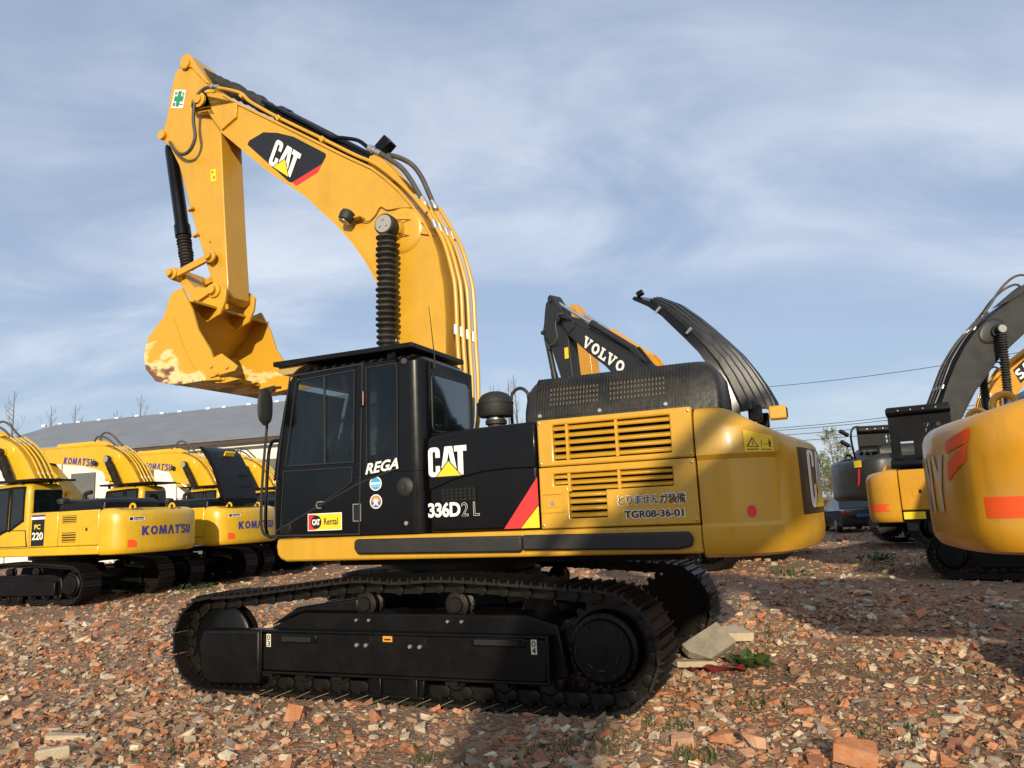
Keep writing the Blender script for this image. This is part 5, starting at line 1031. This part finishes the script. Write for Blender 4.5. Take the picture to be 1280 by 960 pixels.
while cnt < 300:
    y = 4.7 + 6.8*rnd.random()**1.25; x = rnd.uniform(-1,1)*(y*.70+.6)
    if in_track(x, y, .12): continue
    brick = rnd.random() < .62; sc = rnd.uniform(.42,1.0) * (1.0 if rnd.random() < .75 else 1.25)
    d_ = Vector((x-EX[0], y-EX[1])); a_, b_ = d_.dot(_F), d_.dot(_L)
    zone = ('behind the near excavator' if b_ < -.9 else 'left of the near tracks' if a_ > 2.3 else 'right of the near tracks' if a_ < -2.3 else 'under the near excavator' if b_ < .9 else 'right before the near track' if b_ < 2.5 else 'along the bottom edge')
    size = 'small' if sc < .62 else 'middling' if sc < .88 else 'large'
    if brick: k = rnd.randrange(16); put(BRK[k], 'brick_fragment', x, y, sc, '%s %s brick piece lying %s' % (size, ('deep red','orange red','dusty orange','pale dusty')[k % 4], zone), 'brick', 'brick pieces scattered over the ground')
    else: k = rnd.randrange(12); put(CNK[k], 'mortar_chunk', x, y, sc, '%s %s mortar lump lying %s' % (size, ('cream','buff','grey')[k % 3], zone), 'stone', 'pale lumps scattered over the ground')
    cnt += 1
def special(name, dims, x, y, z, rot, mat, label, cat, seed, chop=2, jit=.006):
    o = bpy.data.objects.new(name, chunk_mesh(dims, jit, chop, seed, mat, name)); col.objects.link(o); o.location = (x,y,z); o.rotation_euler = rot; return tag(o, label, cat)
special('concrete_slab', (.50,.30,.12), 1.97, 8.42, .14, (R(42),R(-22),R(24)), var_mat('concrete_shaded', (.25,.225,.18)), 'big tilted pale concrete slab leaning at the far track of the near excavator', 'slab', 31, 2, .008)  # the slab's part shade is put into this darker, even grey
special('concrete_slab', (.66,.34,.09), 2.35, 9.35, .10, (R(6),R(4),R(12)), CM[0], 'flat pale concrete slab lying behind the tilted one', 'slab', 32, 1, .008)
special('concrete_slab', (.42,.16,.06), 1.72, 8.02, .05, (0,R(4),R(8)), CM[1], 'narrow flat concrete strip in front of the tilted slab', 'slab', 33, 1, .004)
special('concrete_block', (.23,.13,.10), -3.52, 5.95, .05, (R(5),R(-4),R(10)), CM[1], 'pale concrete block at the lower left corner', 'block', 34, 1, .006)
special('concrete_block', (.30,.10,.06), -3.70, 6.40, .04, (R(3),R(6),R(14)), CM[0], 'long flat cream piece behind the block at lower left', 'block', 35, 1, .005)
special('masonry_lump', (.25,.17,.12), 2.06, 5.12, .06, (R(8),R(12),R(-20)), BM[1], 'orange brick lump with grey mortar at the bottom edge, right of centre', 'masonry', 36, 3, .008)
for i, (x, y, a, lb) in enumerate(((1.07,5.56,-25,'leftmost of three whole bricks on end right of the near sprocket'),(1.34,5.60,10,'middle of three whole bricks right of the near sprocket'),(1.53,5.48,-6,'rightmost of three whole bricks right of the near sprocket'))):
    special('brick', (.15,.10,.075), x, y, .045, (R(14-10*i),R(10*i-8),R(a)), BM[(3,1,3)[i]], lb, 'brick', 43+i, 2, .007)
rg = MB(); gx = np.linspace(0,1,9); pts = [(1.62+.52*u+.02*math.sin(9*u), 7.72+.14*v+.05*math.sin(6*u), .045+.022*math.sin(11*u+3*v)+gz(1.8,7.7)) for v in np.linspace(0,1,4) for u in gx]
rg.v = pts + [(a,b,c-.012) for a,b,c in pts]; rg.f = [(j*9+i, j*9+i+1, (j+1)*9+i+1, (j+1)*9+i) for j in range(3) for i in range(8)] + [(36+j*9+i, 36+(j+1)*9+i, 36+(j+1)*9+i+1, 36+j*9+i+1) for j in range(3) for i in range(8)]
tag(rg.build('red_cloth', paint('cloth_red', (.26,.02,.022), .9), None, smooth=60, fixn=False), 'crumpled dark red cloth in front of the concrete slab', 'cloth')

# ---- weeds and grass
def leaf_mat(name, c):
    m = paint(name, c, .6, var=.3, nscale=6); P = m.node_tree.nodes['Principled BSDF']; P.inputs['Subsurface Weight'].default_value = 0; return m
M_leaf = leaf_mat('leaf_green', (.05,.085,.022)); M_grass = leaf_mat('grass_green', (.075,.095,.028)); M_dry = leaf_mat('dry_straw', (.30,.22,.10)); M_ylf = leaf_mat('leaf_yellow_green', (.16,.17,.05))
def blades(mb, x, y, n, h, spread):
    for _ in range(n):
        a = rnd.uniform(0,6.28); r = spread*math.sqrt(rnd.random()); px, py = x+r*math.cos(a), y+r*math.sin(a); z = gz(px,py)-.005; hh = h*rnd.uniform(.5,1.1); b = rnd.uniform(0,6.28); lean = rnd.uniform(.2,.9)*hh; w = rnd.uniform(.003,.006)
        dx, dy = math.cos(b), math.sin(b); q = (-dy*w, dx*w)
        mb.add([(px-q[0],py-q[1],z),(px+q[0],py+q[1],z),(px+q[0]*.7+dx*lean*.4,py+q[1]*.7+dy*lean*.4,z+hh*.65),(px-q[0]*.7+dx*lean*.4,py-q[1]*.7+dy*lean*.4,z+hh*.65),(px+dx*lean,py+dy*lean,z+hh)],[(0,1,2,3),(3,2,4)])
def weed(x, y, n, h, sp, label, group=None, big=False):
    m = MB(); st = MB()
    for _ in range(n):
        a = rnd.uniform(0,6.28); el = rnd.uniform(.25,1.2); ln = h*rnd.uniform(.5,1.1); bx, by = x+rnd.uniform(-sp,sp), y+rnd.uniform(-sp,sp); bz = gz(bx,by)
        t = Vector((math.cos(a)*math.cos(el), math.sin(a)*math.cos(el), math.sin(el))); b = Vector((bx,by,bz)); mid = b + t*ln*.55; tip = b + t*ln + Vector((0,0,-.25*ln)); sd = Vector((-math.sin(a), math.cos(a), rnd.uniform(-.3,.3)))*(.16*ln if not big else .30*ln)
        m.add([b + t*ln*.15, mid - sd, tip, mid + sd], [(0,1,2,3)]); st.tube([b, mid], .004, 4, False)
    o = st.build('weed', M_leaf, None, fixn=False); tag(o, label, 'weed', group); m.build('leaf', M_leaf, o, smooth=0, fixn=False, kind='stuff')
weed(2.28, 7.98, 46, .24, .10, 'broad leaved green weed beside the tilted concrete slab', big=True)
for x, y, n, h, lb in ((-9.7,20.3,60,.34,'low green weeds in front of the left machine tracks, nearer clump'),(-8.6,20.4,46,.30,'low green weeds in front of the left machine tracks, right clump'),(5.8,16.6,26,.3,'small green weed on the rubble behind the counterweight'),(8.6,18.6,34,.35,'green weeds beside the tracks of the raised hood machine')):
    weed(x, y, n, h, .35, lb)
gm = MB()
for x, y, n, sp in ((1.1,5.35,130,.16),(1.05,6.1,90,.2),(.52,5.7,140,.28),(.2,5.6,90,.25),(1.3,7.5,80,.16),(1.9,6.5,90,.22),(2.5,5.6,90,.3),(-2.6,6.0,30,.1),(.75,6.5,80,.2),(-.7,5.6,40,.12),(3.2,7.5,70,.4),(4.2,10.5,80,.6),(-5,9,40,.4),(-10,19.5,260,1.6),(-7.8,21,200,1.5),(6.5,16.5,240,1.6),(9.0,17.5,260,1.2),(5,12.5,120,1.2),(3.8,6.9,60,.4),(2.9,9.5,70,.4)):
    blades(gm, x, y, n, .075 if y < 9 else .13, sp)
tag(gm.build('grass', M_grass, None, smooth=0, fixn=False), 'sparse short grass growing between the rubble', 'grass', kind='stuff')
sm = MB()
for _ in range(420):
    y = 4.8+12*rnd.random()**1.3; x = rnd.uniform(-1,1)*(y*.7+.5)
    if in_track(x,y,.05): continue
    a = rnd.uniform(0,6.28); ln = rnd.uniform(.05,.22); z = gz(x,y)+rnd.uniform(.02,.05); sm.tube([(x,y,z),(x+ln*.5*math.cos(a),y+ln*.5*math.sin(a),z+rnd.uniform(0,.03)),(x+ln*math.cos(a+.2),y+ln*math.sin(a+.2),z-.01)], .0022, 4, False)
tag(sm.build('dry_straw', M_dry, None, smooth=0, fixn=False), 'dry stalks and twigs strewn over the rubble', 'straw', kind='stuff')
# straw caught along the near track
wl = MB()
for k in range(14):
    X = 1.28 - k*.217; p = Vector(EX+(0,)) + Vector((_F.x,_F.y,0))*X + Vector((_L.x,_L.y,0))*1.60; d = Vector((_F.x,_F.y,0))*(.12+.05*rnd.random()) + Vector((_L.x,_L.y,0))*.10
    wl.tube([p+Vector((0,0,.075)), p+d*.5+Vector((0,0,.05)), p+d+Vector((0,0,.02))], .002, 4, False)
tag(wl.build('dry_straw', M_dry, None, smooth=0, fixn=False), 'pale stalks caught along the bottom of the near track', 'straw', kind='stuff')

# ================================================================== warehouse on the left
def warehouse():
    o0 = Vector((-9.0, 33.4, 0)); ex = Vector((-17.0, 36.0, 0)) - Vector((-10.8, 34.0, 0)); ex.normalize(); ey = Vector((-ex.y, ex.x, 0)); ey = ey if ey.y > 0 else -ey
    ang = math.atan2(-ex.y, -ex.x); r = empty('warehouse', (0,0,0)); tag(r, 'long white warehouse with a low grey sheet roof behind the row of yellow machines', 'warehouse')
    Lx, D, He, Hr = 23.0, 15.0, 5.35, 8.25
    def P(a, b, z): p = o0 + ex*a + ey*b; return (p.x, p.y, z)
    mw = paint('whitewash', (.74,.73,.69), .85, var=.10, dirt=.25, dirtc=(.35,.31,.25)); mr = paint('roof_sheet', (.20,.215,.235), .6, var=.15, dirt=.35, dirtc=(.15,.14,.13), nscale=.8)
    def slab(pts, name, mat, t, parent):
        n = (Vector(pts[1])-Vector(pts[0])).cross(Vector(pts[2])-Vector(pts[1])).normalized()*t; m = MB(); q = [Vector(p) for p in pts]; m.loft([q, [p-n for p in q]]); return m.build(name, mat, parent)
    slab([P(0,0,0),P(Lx,0,0),P(Lx,0,He-.05),P(0,0,He-.05)], 'wall', mw, -.3, r); slab([P(Lx,.31,0),P(Lx,D,0),P(Lx,D,He-.1),P(Lx,D/2,Hr-.3),P(Lx,.31,He-.1)], 'gable', mw, -.3, r); slab([P(0,.31,0),P(0,D,0),P(0,D,He-.1),P(0,D/2,Hr-.3),P(0,.31,He-.1)], 'gable', mw, .3, r); slab([P(0.31,D,0),P(Lx-.31,D,0),P(Lx-.31,D,He-.1),P(.31,D,He-.1)], 'wall', mw, .3, r)
    rf = slab([P(-.6,-.7,He-.02),P(Lx+.6,-.7,He-.02),P(Lx+.6,D/2,Hr),P(-.6,D/2,Hr)], 'roof', mr, .10, r); slab([P(-.6,D/2+.02,Hr),P(Lx+.6,D/2+.02,Hr),P(Lx+.6,D+.7,He-.02),P(-.6,D+.7,He-.02)], 'roof', mr, .10, r)
    m = MB()
    for i in range(90):
        a = -.5 + i*(Lx+1)/90; q = [P(a,-.72,He+.0),P(a+.10,-.72,He+.0),P(a+.10,D/2,Hr+.02),P(a,D/2,Hr+.02)]; up_ = [(x,y,z+.05) for x,y,z in q]; m.loft([q, up_])
    m.build('roof_ribs', mr, rf, kind='stuff')
    slab([P(-.6,-.74,He-.20),P(Lx+.6,-.74,He-.20),P(Lx+.6,-.74,He-.06),P(-.6,-.74,He-.06)], 'fascia', paint('fascia_brown', (.06,.045,.035), .7), .06, r)
    for i in range(16):
        c = P(1+i*1.6+rnd.uniform(-.3,.3), D/2, Hr+.06); MB().box(c[0]-.12,c[0]+.12,c[1]-.1,c[1]+.1,c[2]-.05,c[2]+.10).build('ridge_vent', flat('vent_glint_white', (.7,.7,.7)), rf)  # small ridge vents, their glint put into the plain white
    for i in range(7):
        a = 1.6 + i*3.55
        f = slab([P(a,-.03,2.9),P(a+1.5,-.03,2.9),P(a+1.5,-.03,4.4),P(a,-.03,4.4)], 'window', paint('win_frame', (.12,.13,.12), .6), .06, r)
        for c_ in range(3):
            for rr in range(2): slab([P(a+.06+c_*.48,-.045,2.97+rr*.71),P(a+.48+c_*.48,-.045,2.97+rr*.71),P(a+.48+c_*.48,-.045,3.62+rr*.71),P(a+.06+c_*.48,-.045,3.62+rr*.71)], 'pane', M_glass, .02, f)
    for i in range(8): slab([P(i*3.55+.2,-.06,0),P(i*3.55+.55,-.06,0),P(i*3.55+.55,-.06,He-.4),P(i*3.55+.2,-.06,He-.4)], 'pilaster', mw, .05, r)
warehouse()

# ================================================================== far wall, cars, poles, trees on the right
def brick_wall():
    m, N, L, P = _new('wall_brick'); tc = N.new('ShaderNodeTexCoord'); mp = N.new('ShaderNodeMapping'); mp.inputs['Rotation'].default_value = (R(90),0,0); b = N.new('ShaderNodeTexBrick'); b.inputs['Scale'].default_value = 3.6
    b.inputs['Color1'].default_value = (.42,.17,.09,1); b.inputs['Color2'].default_value = (.34,.125,.065,1); b.inputs['Mortar'].default_value = (.42,.36,.28,1); L.new(tc.outputs['Object'], mp.inputs[0]); L.new(mp.outputs[0], b.inputs['Vector']); L.new(b.outputs[0], P.inputs['Base Color']); P.inputs['Roughness'].default_value = .9
    r = MB().box(4,60,45,45.3,-.1,1.28).build('boundary_wall', m, None); tag(r, 'low red brick boundary wall with a pale coping, beyond the cars', 'wall')
    for i in range(28): MB().box(4+i*2+.004,6+i*2-.004,44.94,45.36,1.283,1.40).build('coping_stone', CM[0], r, .01)
brick_wall()
def car(x, y, rz, label):
    r = empty('parked_car', (x,y,0), rz); tag(r, label, 'car'); mc = paint('car_grey', (.018,.020,.028), .25, coat=.8, var=.05)
    S = [(-2.28,.42,.82,.70),(-2.2,.34,.98,.84),(-1.7,.24,1.02,.90),(-.9,.22,.98,.91),(.6,.22,.96,.91),(1.5,.24,.90,.88),(2.1,.30,.78,.80),(2.28,.42,.66,.62)]
    rings = [[(X, yy, zz) for yy, zz in ((-w+.04,z0),(w-.04,z0),(w,z0+.14),(w+.0,(z0+z1)/2),(w-.06,z1-.06),(w-.16,z1),(-w+.16,z1),(-w+.06,z1-.06),(-w,(z0+z1)/2),(-w,z0+.14))] for X,z0,z1,w in S]
    b = MB().loft(rings).build('body', mc, r, smooth=45)
    g = [[(X, yy*w, z) for yy in (-1,1)] for X, z, w in ()]; T = [(-1.75,1.0,.78),(-1.05,1.40,.62),(-.4,1.47,.60),(.25,1.44,.61),(1.05,.97,.78)]
    MB().loft([[(X,-w-.02*(z<1.1),z-.0),(X,w+.02*(z<1.1),z),(X,w+.12,.94),(X,-w-.12,.94)] if 0 else [(X,-w,z),(X,w,z),(X,.82,.90),(X,-.82,.90)] for X,z,w in T]).build('greenhouse', M_glass, r, smooth=50)
    MB().loft([[(X,-w+.03,z+.004),(X,w-.03,z+.004),(X,w-.03,z+.025),(X,-w+.03,z+.025)] for X,z,w in T[1:4]]).build('roof', mc, r, smooth=50)
    for X in (-1.38,1.38):
        for s in (1,-1):
            w = MB().lathe([(.20,0),(.31,0),(.33,.03),(.33,.18),(.31,.21),(.2,.21)], (X, s*.70, .33), (0,s,0), 24).build('wheel', M_rub, r); MB().lathe([(.2,0),(.19,.012),(.05,.02),(0,.02)], (X, s*.912, .33), (0,s,0), 16).build('rim', M_silv, w)
    for s in (1,-1):
        MB().box(-2.27,-2.20,s*.44,s*.80,.74,.90).build('tail_light', flat('lamp_red', (.5,.02,.02), .2), r, .02); MB().box(2.12,2.24,s*.42,s*.74,.60,.72).build('headlight', M_silv, r, .02); MB().obox((.72,s*1.0,.98),(.12,.2,.13),Matrix.Identity(3)).build('door_mirror', mc, r, .03)
    MB().box(-2.297,-2.28,-.26,.26,.66,.80).build('number_plate', flat('plate_blue', (.06,.14,.30), .4), r); MB().box(-2.27,-2.22,-.85,.85,.36,.46).build('bumper', M_rub, r, .02)
    MB().loft([[(-1.73,-.70,1.03),(-1.73,.70,1.03),(-1.07,.58,1.395),(-1.07,-.58,1.395)],[(-1.76,-.70,1.035),(-1.76,.70,1.035),(-1.10,.58,1.40),(-1.10,-.58,1.40)]]).build('rear_window', M_glass, r)
car(14.7, 34.3, R(82), 'dark grey saloon car seen from behind, under the charcoal machine')
car(12.95, 36.6, R(25), 'dark car half hidden by the tail of the near excavator')

def pole(x, y, h, label):
    r = MB().tube([(x,y,-.2),(x,y,h)], [.17,.10], 12).build('utility_pole', paint('pole_concrete', (.34,.32,.29), .9), None); tag(r, label, 'utility pole')
    for z in (h-.25, h-3.2): MB().box(x-.9,x+.9,y-.06,y+.06,z-.05,z+.05).build('crossarm', M_gry, r)
pole(13.4, 52.2, 9.3, 'far utility pole hidden behind the near excavator'); pole(33.5, 39.0, 9.7, 'utility pole beyond the right edge carrying the cables')
for i, (dx, z0, z1, lb) in enumerate(((0,9.15,9.55,'highest thin cable, alone above the others'),(-.8,6.30,7.05,'topmost cable of the lower bundle'),(-.3,6.15,6.85,'second cable from the top of the lower bundle'),(.3,5.80,6.55,'third cable from the top of the lower bundle'),(.8,5.35,6.15,'lowest cable of the bundle at right'))):
    a, b = Vector((13.4+dx*.4, 52.2-dx*.3, z0)), Vector((33.5+dx*.4, 39.0-dx*.3, z1)); pts = [a.lerp(b, t/16) - Vector((0,0,.55*4*(t/16)*(1-t/16))) for t in range(17)]
    tag(MB().tube(pts, .018, 5).build('power_cable', M_dark, None), lb, 'cable', 'overhead cables on the right')
M_bark = paint('bark', (.16,.13,.10), .9); M_pale = paint('bark_pale', (.26,.22,.17), .9)
def tree(x, y, h, label, leaves=0, seed=0, spread=.32, group=None, br=16):
    r = random.Random(seed); t = MB(); tw = MB(); lf = MB(); top = Vector((x+r.uniform(-.4,.4), y, h))
    tp = [Vector((x,y,-.1)).lerp(top, k/6)+Vector((r.uniform(-.1,.1),0,0))*(k>0) for k in range(7)]; t.tube(tp, [h*.013*(1-k/6.6)+.008 for k in range(7)], 7)
    for i in range(br):
        z = h*(.28+.68*i/br); b = Vector((x,y,0)).lerp(top, z/h); a = r.uniform(0,6.28); ln = h*spread*(1.05-z/h)*r.uniform(.6,1.2)+.5; e = b+Vector((math.cos(a)*ln*.5, math.sin(a)*ln*.5, ln*.85)); m_ = b.lerp(e,.5)+Vector((math.cos(a),math.sin(a),0))*ln*.12
        tw.tube([b,m_,e], [h*.0042*(1.2-z/h)+.008,.012,.006], 4, False)
        for j in range(6):
            p = b.lerp(e, r.uniform(.3,1)); q = p+Vector((r.uniform(-.5,.5),r.uniform(-.5,.5),r.uniform(.3,.9)))*ln*.45; tw.tube([p,q], [.010,.004], 3, False)
            for k in range(leaves):
                c = p.lerp(q, r.uniform(0,1.1))+Vector((r.uniform(-.15,.15),r.uniform(-.15,.15),r.uniform(-.15,.15))); u = Vector((r.uniform(-1,1),r.uniform(-1,1),r.uniform(-1,1))).normalized()*.09; v = u.orthogonal().normalized()*.05
                lf.add([c-u,c+v,c+u,c-v],[(0,1,2,3)])
    o = empty('bare_tree' if not leaves else 'young_tree', (0,0,0)); tag(o, label, 'tree', group); t.build('trunk', M_bark, o, fixn=False); tw.build('branches', M_bark if not leaves else M_pale, o, smooth=0, fixn=False, kind='stuff')
    if leaves: lf.build('crown', M_ylf, o, smooth=0, fixn=False, kind='stuff')
LT = 'bare trees behind the warehouse roof'
for i, x in enumerate((-53.6,-50.8,-48.9,-46.9,-43.6,-41.9)): tree(x, 80+i % 3*2, 15.2+rnd.uniform(-1.4,.8) + (1.6 if i in (0,5) else 0), 'bare winter tree over the warehouse roof, %s from the left' % ('first','second','third','fourth','fifth','sixth')[i], 0, 60+i, .30, LT, 22)
for i, x in enumerate((-1.6,-.4,.5)): tree(x, 70+i*2, 13.2+.8*i, 'bare winter tree beside the black air cleaner dome, %s of three' % ('leftmost','middle','rightmost')[i], 0, 80+i, .30, 'bare trees behind the air cleaner dome', 24)
for i, (x, h) in enumerate(((23.6,4.6),(24.6,6.6),(25.6,5.4),(26.6,4.4),(22.6,4.0),(27.4,3.6),(25.1,3.4),(24.0,3.0))): tree(x, 58+i*.5, h, 'thin young tree with sparse yellow green leaves behind the brick wall, %s' % ('beside the tallest','tallest of them','right of the tallest','further right','leftmost','rightmost','low one','shortest')[i], 7, 90+i, .36, 'young trees behind the brick wall', 18)
# what stands behind the photographer: seen only in the cab glass
for i, (x, y, h) in enumerate(((-9,-24,9),(-4.5,-27,10.5),(1.5,-25,8.5),(6,-28,11),(-14,-26,10))): tree(x, y, h, 'bare tree behind the photographer, %s from the left of that row' % ('second','third','fourth','last','first')[i], 0, 120+i, .34, None, 20)
